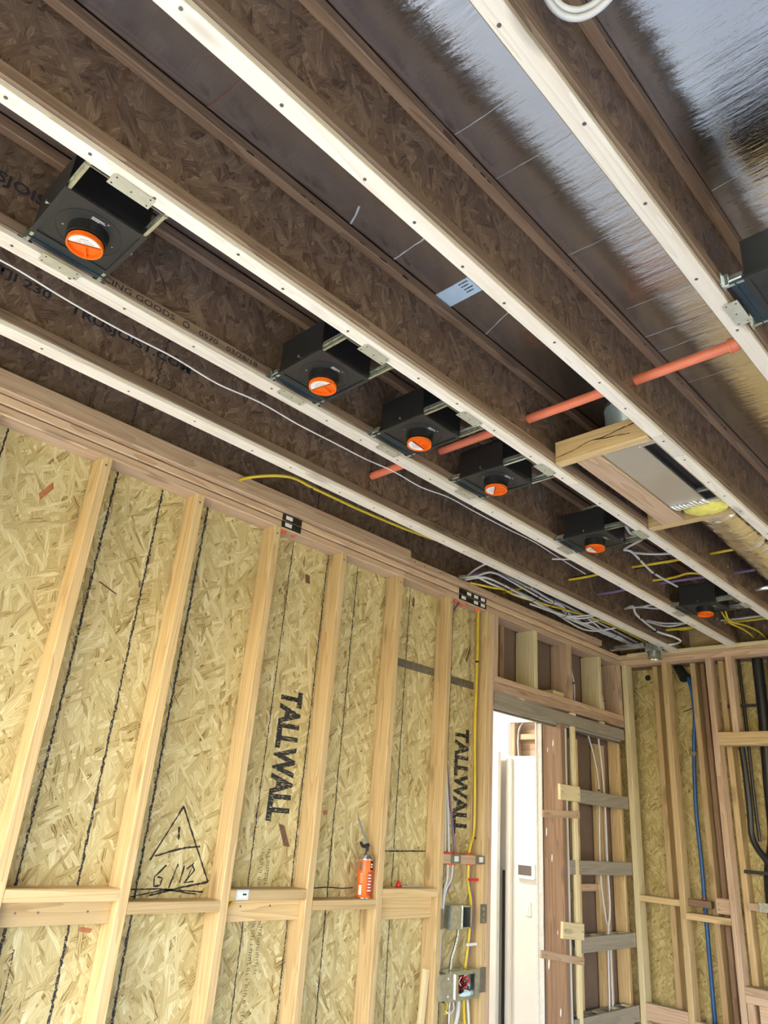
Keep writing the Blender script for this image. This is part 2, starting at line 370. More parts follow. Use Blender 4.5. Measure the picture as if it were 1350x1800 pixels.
# plates
for y0, y1 in ((-1.70, 2.598), (2.600, FW)):
    bar('lower_top_plate', -.0885 if y1 < 3 else -.12, 0, y0, y1, PB, PM-.003, PLATE, wl, .004)
for y0, y1 in ((-1.70, .2), (.2025, FW)):
    bar('upper_top_plate', -.0885, .001, y0, y1, PM+.0008, PT-.0035, wood(1, 'plate'), wl, .004)
bar('bottom_plate', -.0885, 0, -1.70, 3.39, 0, .038, PLATE, wl, .003)
# nailers standing on the plates
bar('ceiling_nailer', -.013, .027, -1.70, 2.604, PT, 2.823, wood(1, 'plate'), wl, .004)
bar('ceiling_nailer', -.064, .025, 2.609, 4.62, PT, 2.788, wood(1, 'plate'), wl, .004)
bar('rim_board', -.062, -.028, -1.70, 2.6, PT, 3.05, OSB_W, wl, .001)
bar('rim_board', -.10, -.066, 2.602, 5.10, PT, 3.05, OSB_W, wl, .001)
# blocking
for y0, y1, z, zr in ((-.252, .12, 1.157, 0), (.158, .526, 1.157, 0), (.564, .9327, 1.157, 0), (.9707, 1.3395, 1.197, 1.128), (1.3775, 1.742, 1.157, 0), (1.780, 2.149, 1.193, 1.118), (2.187, 2.552, 1.153, 0), (2.590, 2.965, 1.193, 1.104)):
    bar('blocking', -.0885, 0, y0, y1, z, z+.0375, wood(1), wl, .003)
    if zr: bar('backing_block', -.075, -.037, y0+.0005, y1-.0005, zr, z-.0005, wood(1), wl, .002)
# rear blocking lines up with the recessed rim between stud and sheathing
bar('blocking', -.0885, -.002, 3.003, 3.315, 1.338, 1.381, wood(1, 'plate'), wl, .003)
# header over the door
for z0, z1, tone in ((2.2825, 2.3165, 'plate'), (2.236, 2.2815, 'dark')):
    bar('door_header', -.14, 0, 3.3905, FW-.003, z0, z1, wood(1, 'plate'), wl, .003)
for y0 in (3.806, 4.213, 4.606, 4.895):
    bar('cripple_stud', -.14, 0, y0, y0+.030+.006, 2.317, PB, wood(2, 'lath' if y0 in (3.806, 4.606) else 'plate'), wl, .003)
bar('trimmer_stud', -.14, 0, 3.3905, 3.428, .04, 2.235, wood(2, 'plate'), wl, .003).hide_render = False
for o in list(wl.children):
    if o.name.startswith('trimmer_stud') and o.location.z < 1.5: bpy.data.objects.remove(o)
# second skin behind the header and pocket: dark paper face of the next room's drywall
bar('gypsum_board', -.170, -.145, 4.10, 5.16, 0, 2.76, M['paper'], wl, .001, 2)
bar('gypsum_board', -.170, -.145, 3.40, 4.0995, 2.20, 2.76, M['paper'], wl, .001, 1)
bar('rear_stud', -.144, -.11, 3.60, 3.64, 2.317, PB, wood(2, 'dark'), wl, .002)
bar('scrap_block', -.12, -.03, 4.06, 4.19, 2.3172, 2.352, wood(1, 'lath'), wl, .004)
for y0 in (4.255, 4.655): bar('scrap_block', -.11, -.02, y0, y0+.035, 2.3172, 2.42, wood(2, 'plate'), wl, .003)
# lines printed on the sheathing
for y, z0, z1, wd, mt in ((.619, 0, PB, .005, 'inkb'), (1.034, .0, PB, .008, 'inkl'), (1.232, .3, PB, .008, 'inkl'), (1.447, .0, PB, .009, 'inkl'), (1.921, .2, PB, .005, 'inkl'), (2.139, .2, PB, .006, 'inkl'),
        (2.341, .2, PB, .006, 'inkl'), (2.739, .2, PB, .006, 'inkg'), (3.11, .2, PB, .006, 'inkg')):
    ribbon('printed_line', [(OX, y+.006, z0), (OX, y-.002, (z0+z1)/2), (OX, y+.001, z1)], wd, (1, 0, 0), M[mt], panel_at(y), .0022, .0009, .009)
ribbon('printed_line', [(OX, 1.085, .5), (OX, 1.075, 1.06)], .004, (1, 0, 0), M['inkg'], panel_at(1.08), .001)
# stencilled words reading downwards
for y, z in ((1.964, 2.0), (3.166, 2.0)):
    s_ = text('stencil_lettering', 'TALLWALL', (OX, y, z), (0, 0, -1), (0, 1, 0), .53, .121, M['inks'], panel_at(y), .045)
    s_['label'] = 'black stencilled lettering TALLWALL'
# the tail of another stencil by the bottom left
for z in (.795, .70): MB().box(OX, OX+.0008, 1.268, 1.3385, z, z+.043).build('stencil_bar', M['inks'], panel_at(1.3))
# unreadable small print: broken dashes in two columns, as far as the photo shows it
def smallprint(y, z0, z1, h=.014):
    mb = MB(); z = z1
    while z > z0:
        L = random.uniform(.006, .011)
        if random.random() > .14:
            k = random.randint(0, 2)
            mb.box(OX, OX+.0007, y, y+h, z-.0022, z)
            if k: mb.box(OX, OX+.0007, y+(h-.002)*(k-1), y+(h-.002)*(k-1)+.0022, z-L+.002, z)
        z -= L
    o = mb.build('small_print', M['inkg'], panel_at(y)); o['kind'] = 'stuff'
smallprint(1.998, 1.235, 1.365); smallprint(1.965, 1.235, 1.365); smallprint(2.0, .93, 1.10); smallprint(1.967, .62, 1.10)
# hand-drawn triangle with 1 and 6/12
tri = thing('tmp', '', ''); bpy.data.objects.remove(tri)
pn = panel_at(1.55)
def draw(pts, wd=.0065): ribbon('marker_stroke', [(OX, y, z) for y, z in pts], wd, (1, 0, 0), M['marker'], pn, .0006, .0010, .01)
draw([(1.578, 1.500), (1.53, 1.41), (1.478, 1.315)]); draw([(1.578, 1.497), (1.66, 1.365), (1.735, 1.246)])
draw([(1.735, 1.246), (1.62, 1.228), (1.50, 1.203)]); draw([(1.425, 1.222), (1.53, 1.224), (1.63, 1.218), (1.72, 1.213)], .005); draw([(1.43, 1.20), (1.56, 1.221), (1.69, 1.206)], .004)
draw([(1.495, 1.328), (1.56, 1.347), (1.62, 1.360), (1.676, 1.365)]); draw([(1.573, 1.428), (1.580, 1.385)], .008)
draw([(1.548, 1.30), (1.508, 1.262), (1.512, 1.232), (1.535, 1.235), (1.541, 1.258), (1.52, 1.262)], .006); draw([(1.595, 1.305), (1.572, 1.225)], .006)
draw([(1.622, 1.30), (1.613, 1.243)], .006); draw([(1.634, 1.288), (1.655, 1.303), (1.668, 1.285), (1.632, 1.243), (1.672, 1.248)], .006)
draw([(1.66, 1.31), (1.645, 1.26)], .004)
for (y, z, ly, lz, rt, mt) in ((.985, 1.86, .035, .018, .2, 'chipred'), (1.29, 1.105, .05, .016, -.1, 'chipred'), (2.285, 1.52, .028, .022, .4, 'chipred'), (2.77, 2.60, .02, .06, 0, 'chipdk'), (3.26, 2.42, .016, .12, -.35, 'chipdk'),
        (.80, 2.50, .022, .085, -.5, 'chipred'), (2.07, 1.42, .03, .11, .5, 'chipdk'), (1.10, 2.22, .09, .007, -.35, 'chipdk'), (2.03, 2.52, .03, .05, .3, 'chipdk')):
    c, s = math.cos(rt), math.sin(rt)
    q = [(OX+.0008, y+a*ly/2*c-b*lz/2*s, z+a*ly/2*s+b*lz/2*c) for a, b in ((-1, -.7), (.8, -1), (1, .6), (-.7, 1))]
    MB().add(q, [(0, 1, 2, 3)]).build('wood_strand', M[mt], panel_at(y))
# drawn line across the bay next to the corner stud
ribbon('pencil_line', [(OX, 2.60, 1.375), (OX, 2.965, 1.385)], .006, (1, 0, 0), M['marker'], panel_at(2.7), .001)
# tinned strap let in behind the studs
for y0, y1, z in ((2.592, 2.967, 2.238), (3.004, 3.316, 2.226)):
    o = bar('steel_strap', OX+.0005, OX+.0030, y0, y1, z, z+.042, M['strap'], wl, .0005)
    for k in range(5):
        yy = y0+.04+k*(y1-y0-.08)/4
        MB().cyl((OX+.003, yy, z+.012+.018*(k % 2)), (OX+.0042, yy, z+.012+.018*(k % 2)), .004, 8).build('strap_nail', M['nail'], o)
# nail guards with stickers on the plates, red sealant below them
def guard(y0, y1, stickers):
    for z0 in (PB+.006, PM+.002):
        g = bar('nail_guard', .0015, .0035, y0, y1, z0, z0+.031, M['darksteel'], wl, .0005)
        for a, b in stickers:
            if b == (z0 > PM): bar('guard_sticker', .0036, .0042, y0+a, y0+a+.038, z0+.007, z0+.025, M['label'], g, .0002)
guard(1.775, 1.885, ((.018, True), (.018, False)))
guard(3.045, 3.298, ((.07, True), (.135, True), (.20, True), (.022, False), (.135, False), (.20, False)))
def sealant(x, y, z, r, s=1):
    mb = MB(); n = 10
    for k in range(3):
        dx, dy = random.uniform(-.4, .4)*r, random.uniform(-.4, .4)*r
        prof = [(r, 0), (r*.92, r*.35), (r*.55, r*.65), (.0005, r*.75)]; v = []
        for rr, h in prof:
            for i in range(n):
                t = 2*math.pi*i/n; q = rr*(1+.18*math.sin(3*t+k)); v.append((x+dx+q*math.cos(t), y+dy+q*math.sin(t), z-s*h))
        mb.add(v, [(a*n+i, a*n+(i+1) % n, (a+1)*n+(i+1) % n, (a+1)*n+i) for a in range(3) for i in range(n)], True)
    o = mb.build('sealant_bead', M['redseal'], wl); o['label'] = 'red fire sealant'
for x, y, z, r, s in ((-.02, 1.80, PB, .014, 1), (-.03, 1.87, PB, .009, 1), (-.03, 3.02, PB, .013, 1), (-.03, 3.055, PB, .013, 1), (-.035, 3.09, PB, .012, 1), (-.035, 3.13, PB, .012, 1), (-.04, 3.265, PB, .016, 1),
        (-.03, 3.04, 1.381, .013, -1), (-.03, 3.08, 1.381, .013, -1), (-.03, 3.13, 1.381, .012, -1), (-.03, 3.235, 1.381, .014, -1), (-.03, 3.07, 1.338, .011, 1), (-.03, 3.11, 1.338, .012, 1), (-.03, 3.235, 1.338, .014, 1)): sealant(x, y, z, r, s)
for y0, z0 in ((3.075, 1.343), (3.275, 1.343)):
    g = bar('nail_guard', .0005, .0025, y0-.02, y0+.055, z0-.003, z0+.036, M['strap'], wl, .0005)
    bar('guard_sticker', .0026, .0032, y0+.005, y0+.038, z0+.006, z0+.03, M['label'], g, .0002)
g = bar('block_sticker', .0005, .0015, 1.808, 1.862, 1.196, 1.2295, M['stickblue'], wl, .0002)
bar('sticker_label', .0016, .0021, 1.815, 1.857, 1.202, 1.222, M['label'], g, .0002); bar('sticker_print', .0022, .0025, 1.835, 1.852, 1.211, 1.217, M['inkb'], g, .0001)
# nails in the wall lumber
mb = MB()
for y in (.95, 1.358, 1.76, 2.168, 2.571, 2.984): mb.cyl((.0, y, 2.64), (.0012, y, 2.64), .004, 8)
for y in (.69, .93, 1.39, 1.73, 2.03, 2.3, 2.55): mb.cyl((.025, y, 2.778), (.0262, y, 2.778), .005, 8)
for y in (2.64, 2.72, 2.85, 3.1, 3.35, 3.7, 4.1, 4.5): mb.cyl((.025, y, 2.768), (.0262, y, 2.768), .005, 8)
for y0 in (3.84, 4.247, 4.64): pass
for y in (1.03, 1.10, 1.26): mb.cyl((-.037, y, 1.165), (-.036, y, 1.165), .004, 8)
for y in (1.86, 2.0): mb.cyl((-.037, y, 1.17), (-.036, y, 1.17), .004, 8)
o = mb.build('nail_heads', M['nail'], wl); o['kind'] = 'stuff'

# pocket-door framing in the left wall ---------------------------------------
tr = thing('pocket_door_track', 'grey pocket door header track running under the door header', 'door track', (-.03, 4.16, 2.17))
bar('track_board', -.030, -.004, 3.40, FW-.005, 2.150, 2.222, wood(1, 'grey'), tr, .002)
bar('track_lip', -.075, -.031, 3.40, FW-.005, 2.139, 2.165, wood(1, 'grey'), tr, .002)
bar('track_rail', -.055, -.038, 3.42, FW-.01, 2.128, 2.139, M['strap'], tr, .001)
for y in (3.66, 4.24, 4.62): bar('shim', -.028, -.006, y, y+.05, 2.222, 2.2358, wood(1, 'lath'), tr, .001)
pl = bar('pocket_lath', -.022, -.001, 4.229, 4.270, .04, 2.149, wood(2, 'lath')); tag(pl, 'tall pale wooden lath standing at the pocket door edge', 'lath')
ms = thing('split_stud', 'white steel split stud beside the brown door jamb', 'stud', (-.02, 4.155, .04))
bar('stud_channel', -.032, -.004, 4.142, 4.168, .04, 2.127, M['whitemetal'], ms, .002)
bar('stud_web', -.05, -.0325, 4.150, 4.168, .04, 2.127, M['darksteel'], ms, .001)
for k, (z0, z1, y0, nm) in enumerate(((1.700, 1.780, 4.272, 'topmost'), (1.300, 1.377, 4.172, 'second from the top'), (.895, .975, 4.272, 'third from the top'), (.503, .585, 4.172, 'lowest'))):
    pr = thing('pocket_rail', 'grey wooden rail across the door pocket, %s of four' % nm, 'rail', (-.03, 4.6, z0), 'pocket door rails')
    bar('front_rail', -.020, -.002, y0, FW-.002, z0, z1, wood(1, 'grey'), pr, .002)
    bar('back_rail', -.105, -.088, y0, FW-.002, z0+.004, z1-.004, wood(1, 'grey'), pr, .002)
    for j, yy in enumerate((4.33, 4.52, 4.71, 4.87)):
        if yy > y0: bar('spacer', -.0875, -.0205, yy, yy+.05, z1-.012, z1-.002, wood(0, 'lath'), pr, .001); bar('spacer', -.0875, -.0205, yy, yy+.05, z0+.002, z0+.012, wood(0, 'lath'), pr, .001)
for y0, x0, tn in ((4.40, -.140, 'stud'), (4.70, -.140, 'stud'), (4.80, -.125, 'plate'), (4.30, -.12, 'dark')):
    bar('rear_stud', x0, -.112 if tn != 'stud' else -.107, y0, y0+.075 if tn == 'stud' else y0+.04, .04, 2.10, wood(2, tn), wl, .002)
bar('rear_block', -.143, -.112, 4.48, 4.70, 1.20, 1.24, wood(1, 'plate'), wl, .002)
bar('rear_block', -.143, -.112, 4.34, 4.40, 1.16, 1.20, wood(1, 'dark'), wl, .002)
jb = bar('door_jamb_stud', -.137, -.0005, 4.098, 4.1415, .04, 2.149, wood(2, 'dark'), wl, .003)
for x, z, r in ((-.06, 2.03, .008), (-.10, 1.99, .006), (-.115, 1.52, .010), (-.08, 1.38, .008), (-.05, 1.0, .005), (-.11, .84, .012), (-.04, .62, .008)):
    q = [(x+r*.5*math.cos(t)*(1+.3*math.sin(2*t)), 4.0975, z+r*2.6*math.sin(t)) for t in [k*math.pi/4 for k in range(8)]]
    MB().add(q, [tuple(range(8))]).build('plaster_splash', M['patch'], jb)
for x, z in ((-.095, 2.09), (-.06, 2.09), (-.11, 1.98)): MB().cyl((x, 4.0975, z), (x, 4.0968, z), .004, 8).build('nail_head', M['nail'], jb)
# scraps nailed across the pocket edge
for nm, y0, y1, z0, z1, tl, tone, lab in (('gusset_board', 4.045, 4.272, 1.702, 1.790, 0, 'lath', 'square pale plywood gusset at the upper pocket edge'), ('gusset_board', 4.045, 4.272, .972, 1.055, -.08, 'lath', 'square pale plywood gusset at the lower pocket edge'),
        ('brace_stick', 3.866, 4.272, 1.602, 1.642, .04, 'plate', 'reddish brace stick nailed level across the upper jamb'), ('brace_stick', 3.832, 4.276, .868, .906, -.14, 'plate', 'reddish brace stick slanting across the lower jamb')):
    o = bar(nm, .0005, .018 if 'g' in nm[:1] else .012, y0, y1, z0, z1, wood(1, tone), None, .002, 1); o.rotation_euler = (tl, 0, 0)
    tag(o, lab, 'board' if nm[0] == 'g' else 'brace')
    for yy in (-.4, .42): MB().cyl((o.location.x*2, o.location.y+yy*(y1-y0), o.location.z), (o.location.x*2+.001, o.location.y+yy*(y1-y0), o.location.z), .004, 8).build('nail_head', M['nail'], o)

# far wall ------------------------------------------------------------------
wf = struct('wall_far', 'far framed wall of double studs with pipes and strand board behind')
FS = wood(2, 'plate')
bar('sheathing_panel', -.18, 1.22, 5.142, 5.154, 0, 2.76, OSB_F, wf, .0005, 2); bar('sheathing_panel', 1.223, 5.2, 5.142, 5.154, 0, 2.76, OSB_F, wf, .0005, 0)
def fst(nm, x0, x1, z0, z1, y0=FW, y1=FW+.089, m=None): return bar(nm, x0, x1, y0, y1, z0, z1, m or FS, wf, .003)
fst('stud', .000, .037, .04, PB, m=wood(2, 'lath')); fst('corner_stud', -.14, -.058, .04, PB, FW-.001, FW+.036, wood(2, 'stud')); fst('stud', .298, .335, .04, PB, m=wood(2)); fst('stud', .600, .637, .04, PB); fst('cripple_stud', .730, .766, 2.192, PB)
for x in (1.14, 1.55, 1.96, 2.37): fst('cripple_stud', x, x+.037, 2.192, PB)
for x in (2.80, 3.21, 3.62, 4.03, 4.44, 4.85): fst('stud', x, x+.037, .04, PB)
fst('rough_header', .6375, 2.80, 2.152, 2.192, m=wood(0, 'stud')); fst('rough_header', .6375, 2.80, 2.112, 2.1515, m=wood(0, 'stud'))
fst('rough_sill', .6375, 2.80, .757, .797, m=wood(0, 'plate')); fst('rough_sill', .6375, 2.80, .717, .7565, m=wood(0, 'plate'))
for x in (.64, 1.05, 1.46, 1.87): fst('cripple_stud', x, x+.037, .04, .7165)
fst('lower_blocking', .70, 1.05, .60, .7165, FW+.02, FW+.058, wood(0, 'plate'))
fst('plate', 0.0, 5.2, PB, PM-.0005, m=wood(0, 'plate')); fst('plate', 0.0, 5.2, PM+.0005, PT, m=wood(0, 'plate'))
fst('ceiling_nailer', .06, 5.2, 2.726, 2.750, FW-.022, FW-.0005, wood(0, 'lath'))
# back row
for x0, tone in ((.180, 'stud'), (.452, 'stud'), (.640, 'stud'), (1.02, 'stud'), (1.30, 'stud')):
    fst('rear_stud', x0, x0+.037, .04, PB, FW+.112, 5.1415, wood(2, tone))
fst('rear_stud', .500, .530, .04, PB, FW+.16, 5.1415, wood(2, 'dark'))
fst('rear_plate', 0.0, 5.2, PB, PT, FW+.10, 5.1415, wood(0, 'dark')); fst('bottom_plate', 0, 5.2, 0, .0395, FW, 5.1415, wood(0, 'plate'))
for nm, x0, x1, z0, z1, y0, tone in (('blocking', .037, .298, 1.158, 1.195, FW, 'stud'), ('blocking', .335, .600, 1.093, 1.131, FW, 'stud'), ('blocking', .037, .298, .515, .607, FW+.001, 'plate'), ('blocking', .335, .600, .48, .57, FW+.001, 'plate')):
    o = fst(nm, x0, x1, z0, z1, y0, y0+.0885 if z0 > .7 else y0+.038, wood(0, tone))
fst('blocking', .3355, .478, 1.166, 1.206, FW+.040, FW+.075, wood(0, 'dark'))
gu = fst('gusset_board', .515, .5995, 1.146, 1.230, FW+.020, FW+.036, wood(0, 'plate'))
for z in (1.17, 1.20): MB().cyl((.53, FW+.019, z), (.53, FW+.0185, z), .005, 8).build('bright_screw', M['chrome'], gu)
fst('blocking', .690, .80, 1.184, 1.224, FW+.055, FW+.085, wood(0, 'plate'))
for x, z in ((.103, 2.614), (.409, 2.598)): MB().cyl((x, 5.1419, z), (x, 5.1405, z), .021, 20).build('drilled_hole', M['cavity'], panels and wf.children[0])
ribbon('pencil_line', [(.338, 5.142, 2.36), (.44, 5.142, 2.39)], .006, (0, -1, 0), M['marker'], wf.children[0], .001)
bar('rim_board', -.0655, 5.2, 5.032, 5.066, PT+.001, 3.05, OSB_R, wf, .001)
bar('plywood_patch', .48, .76, 5.020, 5.0315, PT+.002, 2.90, wood(0, 'stud'), wf, .001)

# the side of the place behind the camera: wide openings to the daylight
wb = struct('wall_back', 'back wall with a wide open doorway behind the camera')
bar('pier', -.1, .25, -1.72, -1.61, 0, 3.05, OSB_F, wb, .002, 2); bar('pier', 4.9, 5.2, -1.72, -1.61, 0, 3.05, OSB_F, wb, .002, 2); bar('header', .25, 4.9, -1.72, -1.61, 2.45, 3.05, wood(0, 'plate'), wb, .002)
wr = struct('wall_right', 'right wall with a wide window opening')
bar('sheathing_panel', 5.2, 5.3, -1.7, 5.16, 2.25, 3.05, OSB_W, wr, .002, 1); bar('sheathing_panel', 5.2, 5.3, -1.7, 5.16, 0, .04, OSB_W, wr, .002, 1)
bar('sheathing_panel', 5.2, 5.3, 4.5, 5.16, .04, 2.25, OSB_W, wr, .002, 2); bar('sheathing_panel', 5.2, 5.3, -1.7, 1.2, .04, 2.25, OSB_W, wr, .002, 2)
rf = MB().box(-3.3, 5.4, -1.8, 5.6, 3.10, 3.2).build('roof_deck', wood(0, 'dark')); tag(rf, 'wooden floor deck over the foil ceiling', 'deck', kind='structure')

# next room seen through the door -------------------------------------------
RY = 4.60
wn = struct('wall_next_room', 'white drywall of the next room seen through the doorway')
hx0, hx1, hz0, hz1 = -.745, -.495, 2.01, 2.245
bar('drywall_sheet', -3.1, hx0, RY, RY+.013, 0, 2.76, M['drywall'], wn, .001, 0); bar('drywall_sheet', hx1, -.1705, RY, RY+.013, 0, 2.76, M['drywall'], wn, .001, 2)
bar('drywall_sheet', hx0+.0005, hx1-.0005, RY, RY+.013, 0, hz0, M['drywall'], wn, .001, 2); bar('drywall_sheet', hx0+.0005, hx1-.0005, RY, RY+.013, hz1, 2.76, M['drywall'], wn, .001, 0)
bar('cavity_back', -.80, -.44, RY+.11, RY+.12, 1.95, 2.30, wood(0, 'plate'), wn, .001, 0); bar('cavity_stud', -.745, -.70, RY+.0135, RY+.10, 1.95, 2.30, wood(2, 'plate'), wn, .002); bar('cavity_block', -.699, -.44, RY+.05, RY+.10, 2.13, 2.17, wood(0, 'plate'), wn, .002)
bar('drywall_sheet', -3.1, -.1755, 3.25, 3.263, 0, 2.76, M['drywall'], wn, .001, 0); bar('drywall_sheet', -3.113, -3.1, 3.25, RY, 0, 2.76, M['drywall'], wn, .001, 1)
bar('drywall_sheet', -3.1, -.1455, 3.25, RY+.5, 2.60, 2.613, M['drywall'], wn, .001, 0)
bar('drywall_sheet', -.1835, -.1710, 4.085, RY-.0005, 0, 2.59, M['gyp'], wn, .001, 2); bar('drywall_sheet', -.1835, -.1710, 3.25, 3.30, 0, 2.59, M['gyp'], wn, .001, 2)
bar('drywall_edge', -.1705, -.1385, 4.088, 4.0975, .0, 2.15, M['gyp'], wn, .001, 2)
dr = thing('hall_door', 'tall white door ajar beyond the doorway', 'door', (-.95, 4.52, 0))
bar('door_slab', -1.45, -.762, 4.50, 4.535, .01, 2.03, M['drywall'], dr, .003, 2)
cs = bar('door_casing', -.745, -.705, 4.572, 4.5995, 0, 1.99, M['drywall'], dr, .003)
bar('door_gap_shade', -.760, -.7475, 4.56, 4.575, 0, 1.26, M['cavity'], dr, .001)  # dark strip standing in for the shade in the gap beside the door
cc = bar('paper_cup', -.80, -.735, 4.54, 4.56, 1.965, 2.0, M['label'], dr, .004)
bpy.data.objects.remove(cc)
th = thing('thermostat', 'white wall thermostat with a dark screen in the next room', 'thermostat', (-.60, RY, 1.27))
bar('case', -.660, -.516, RY-.020, RY-.0005, 1.222, 1.318, M['label'], th, .006, 1); bar('screen', -.645, -.540, RY-.0215, RY-.0203, 1.243, 1.303, M['darkglass'], th, .001, 0)
sw = thing('light_switch', 'white light switch below the wall thermostat', 'switch', (-.585, RY, 1.05))
bar('cover_plate', -.604, -.556, RY-.007, RY-.0005, 1.005, 1.085, M['label'], sw, .003, 2); bar('rocker', -.591, -.571, RY-.011, RY-.0072, 1.022, 1.066, M['label'], sw, .002, 2)
lp = thing('fill_lamp', 'unseen round white lamp added to brighten the next room', 'lamp', (-1.25, 3.80, 2.599))  # unseen lamp added to brighten the room beyond the doorway
MB().cyl((-1.25, 3.80, 2.599), (-1.25, 3.80, 2.575), .16, 28).build('fill_lamp_base', M['label'], lp)
ml, t_, p_ = newmat('fill_lamp_diffuser'); p_.inputs['Emission Color'].default_value = (1, .90, .72, 1); p_.inputs['Emission Strength'].default_value = 3
MB().cyl((-1.25, 3.80, 2.575), (-1.25, 3.80, 2.555), .15, 28).build('fill_lamp_diffuser', ml, lp)
al = bpy.data.lights.new('fill_lamp_light', 'AREA'); al.shape = 'DISK'; al.size = .3; al.energy = 26; al.color = (1, .90, .74)
alo = bpy.data.objects.new('fill_lamp_light', al); COL.objects.link(alo); alo.location = (0, 0, -.05); alo.parent = lp

# ------------------------------------------------------------------ joists
JX = [('A', .406), ('B', .793), ('C', 1.204), ('D', 1.609), ('E', 2.006), ('F', 2.412), ('G', 2.818), ('H', 3.224), ('I', 3.63), ('K', 4.036), ('L', 4.442), ('M', 4.85)]
JL = {'A': 'wooden I-joist nearest the left wall, with a web address printed on its web', 'B': 'wooden I-joist carrying the left side of the row of black light housings', 'C': 'wooden I-joist carrying the right side of the row of black light housings',
      'D': 'wooden I-joist along the right side of the register boot', 'E': 'wooden I-joist at the upper right beside the lone black light housing', 'F': 'wooden I-joist straight above the camera'}
joist = {}
J0, J1 = -1.60, 5.03
SEG = {'A': [J0, 2.585, FW-.03], 'B': [J0, 2.16, FW-.03], 'C': [J0, 2.224, FW-.03], 'D': [J0, 2.062, 2.232, FW-.03], 'E': [J0, 2.9, FW-.03]}
for n, x in JX:
    j = thing('ceiling_joist', JL.get(n, 'wooden I-joist in the row right of the camera'), 'joist', (x, J0, 2.73), 'ceiling joists')
    joist[n] = j
    fr = wood(1, 'flange')
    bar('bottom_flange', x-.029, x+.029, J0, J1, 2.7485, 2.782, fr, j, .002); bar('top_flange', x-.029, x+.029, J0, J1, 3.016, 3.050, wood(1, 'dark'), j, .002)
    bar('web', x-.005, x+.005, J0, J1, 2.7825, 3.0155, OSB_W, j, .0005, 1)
    hw = .0275 if n in 'AB' else .0205
    sg = SEG.get(n, [J0, FW-.03]); tn = 'plate' if n == 'A' else 'pale'
    for k, (a, b) in enumerate(zip(sg[:-1], sg[1:])):
        bar('furring_strip', x-hw, x+hw, a+.001, b-.001, 2.730, 2.748, wood(1, 'pale'), j, .0015)
    mb = MB(); y = -.8+random.random()*.2
    while y < FW-.1 and x < 2.7:
        dx = random.uniform(-.008, .008); mb.cyl((x+dx, y, 2.73), (x+dx, y, 2.7293), .0042, 8); y += random.uniform(.14, .30)
    if mb.v: o = mb.build('nail_heads', M['nail'], j); o['kind'] = 'stuff'
# print and seams on the webs
def jt(n, s, y, z, w_, h, mat='inkb', bold=.024, plane=.005): return text('printed_lettering', s, (dict(JX)[n]+plane, y, z), (0, 1, 0), (0, 0, 1), w_, h, M[mat], joist[n], bold)
jt('A', 'TJI 230', .335, 2.888, .165, .040); jt('A', 'TRUSJOIST.COM', .560, 2.885, .440, .042)
jt('A', '2033\n2018', .905, 2.815, .075, .045, 'inkg', .01)
jt('B', 'TRUSJOIST', .10, 2.87, .26, .043)
jt('B', 'CING GOODS', .505, 2.7545, .215, .018, 'inkb', .012, .029); jt('B', '0570', .80, 2.7545, .065, .018, 'inkb', .012, .029); jt('B', '03/28/18', .895, 2.7545, .115, .018, 'inkb', .012, .029)
MB().ring((.793+.0292, .757, 2.7635), (1, 0, 0), .011, .008, .0006, 16).build('printed_mark', M['inkb'], joist['B'])
jt('A', 'TJI 230', 2.32, 2.760, .07, .014, 'inkb', .01, .029); jt('A', 'TRUSJOIST   TJI 230   TRUSJOIST', 2.44, 2.760, .62, .013, 'inkb', .01, .029)
for n, ys in (('A', (.885, 1.90, 3.1)), ('B', (1.35, 2.42)), ('C', (.30, 1.60, 2.85)), ('D', (1.78, 3.2)), ('E', (1.9,))):
    for y in ys:
        zz = [2.784, 2.86, 2.94, 3.014]
        pts = [(dict(JX)[n]+.005, y+(.006 if k % 2 else -.002)+k*.0006, 2.784+k*.0115) for k in range(21)]
        ribbon('web_seam', pts, .004 if n != 'C' or y > 1 else .010, (1, 0, 0), M['chipdk'] if n != 'A' else M['inkb'], joist[n], .001, .0008, .006)
for y in (1.02, 1.99):
    ribbon('web_seam', [(-.028, y+(.004 if k % 2 else -.002), 2.825+k*.011) for k in range(20)], .006, (1, 0, 0), M['inkb'], wl, .001, .0008, .006)
# torn edges of the top flanges: dark splinter gaps
for n, ys in (('C', (.62, .80, .83, 1.02, 1.10, 1.20)), ('D', (1.02, 1.05, 1.08, 1.46, 1.50, 1.62, 1.95, 2.2, 2.24, 2.6, 2.63)), ('E', (.95, 1.05, 1.32))):
    for y in ys:
        xx = dict(JX)[n]+.0293; z = 3.017; L = random.uniform(.012, .035)
        MB().add([(xx, y, z), (xx, y+L, z+.001), (xx, y+L*.9, z+random.uniform(.003, .009)), (xx, y+L*.25, z+random.uniform(.003, .012))], [(0, 1, 2, 3)]).build('splinter_gap', M['cavity'], joist[n])
MB().add([(1.6385, .905, 3.022), (1.6385, .945, 3.020), (1.6385, .955, 3.030), (1.6385, .93, 3.042), (1.6385, .908, 3.038)], [(0, 1, 2, 3, 4)]).build('knot', M['redwood'], joist['D'])
MB().add([(1.2095, 1.37, 2.90), (1.2095, 1.42, 2.915), (1.2095, 1.425, 2.935), (1.2095, 1.40, 2.95), (1.2095, 1.36, 2.925)], [(0, 1, 2, 3, 4)]).build('red_strand', M['chipdk'], joist['C'])

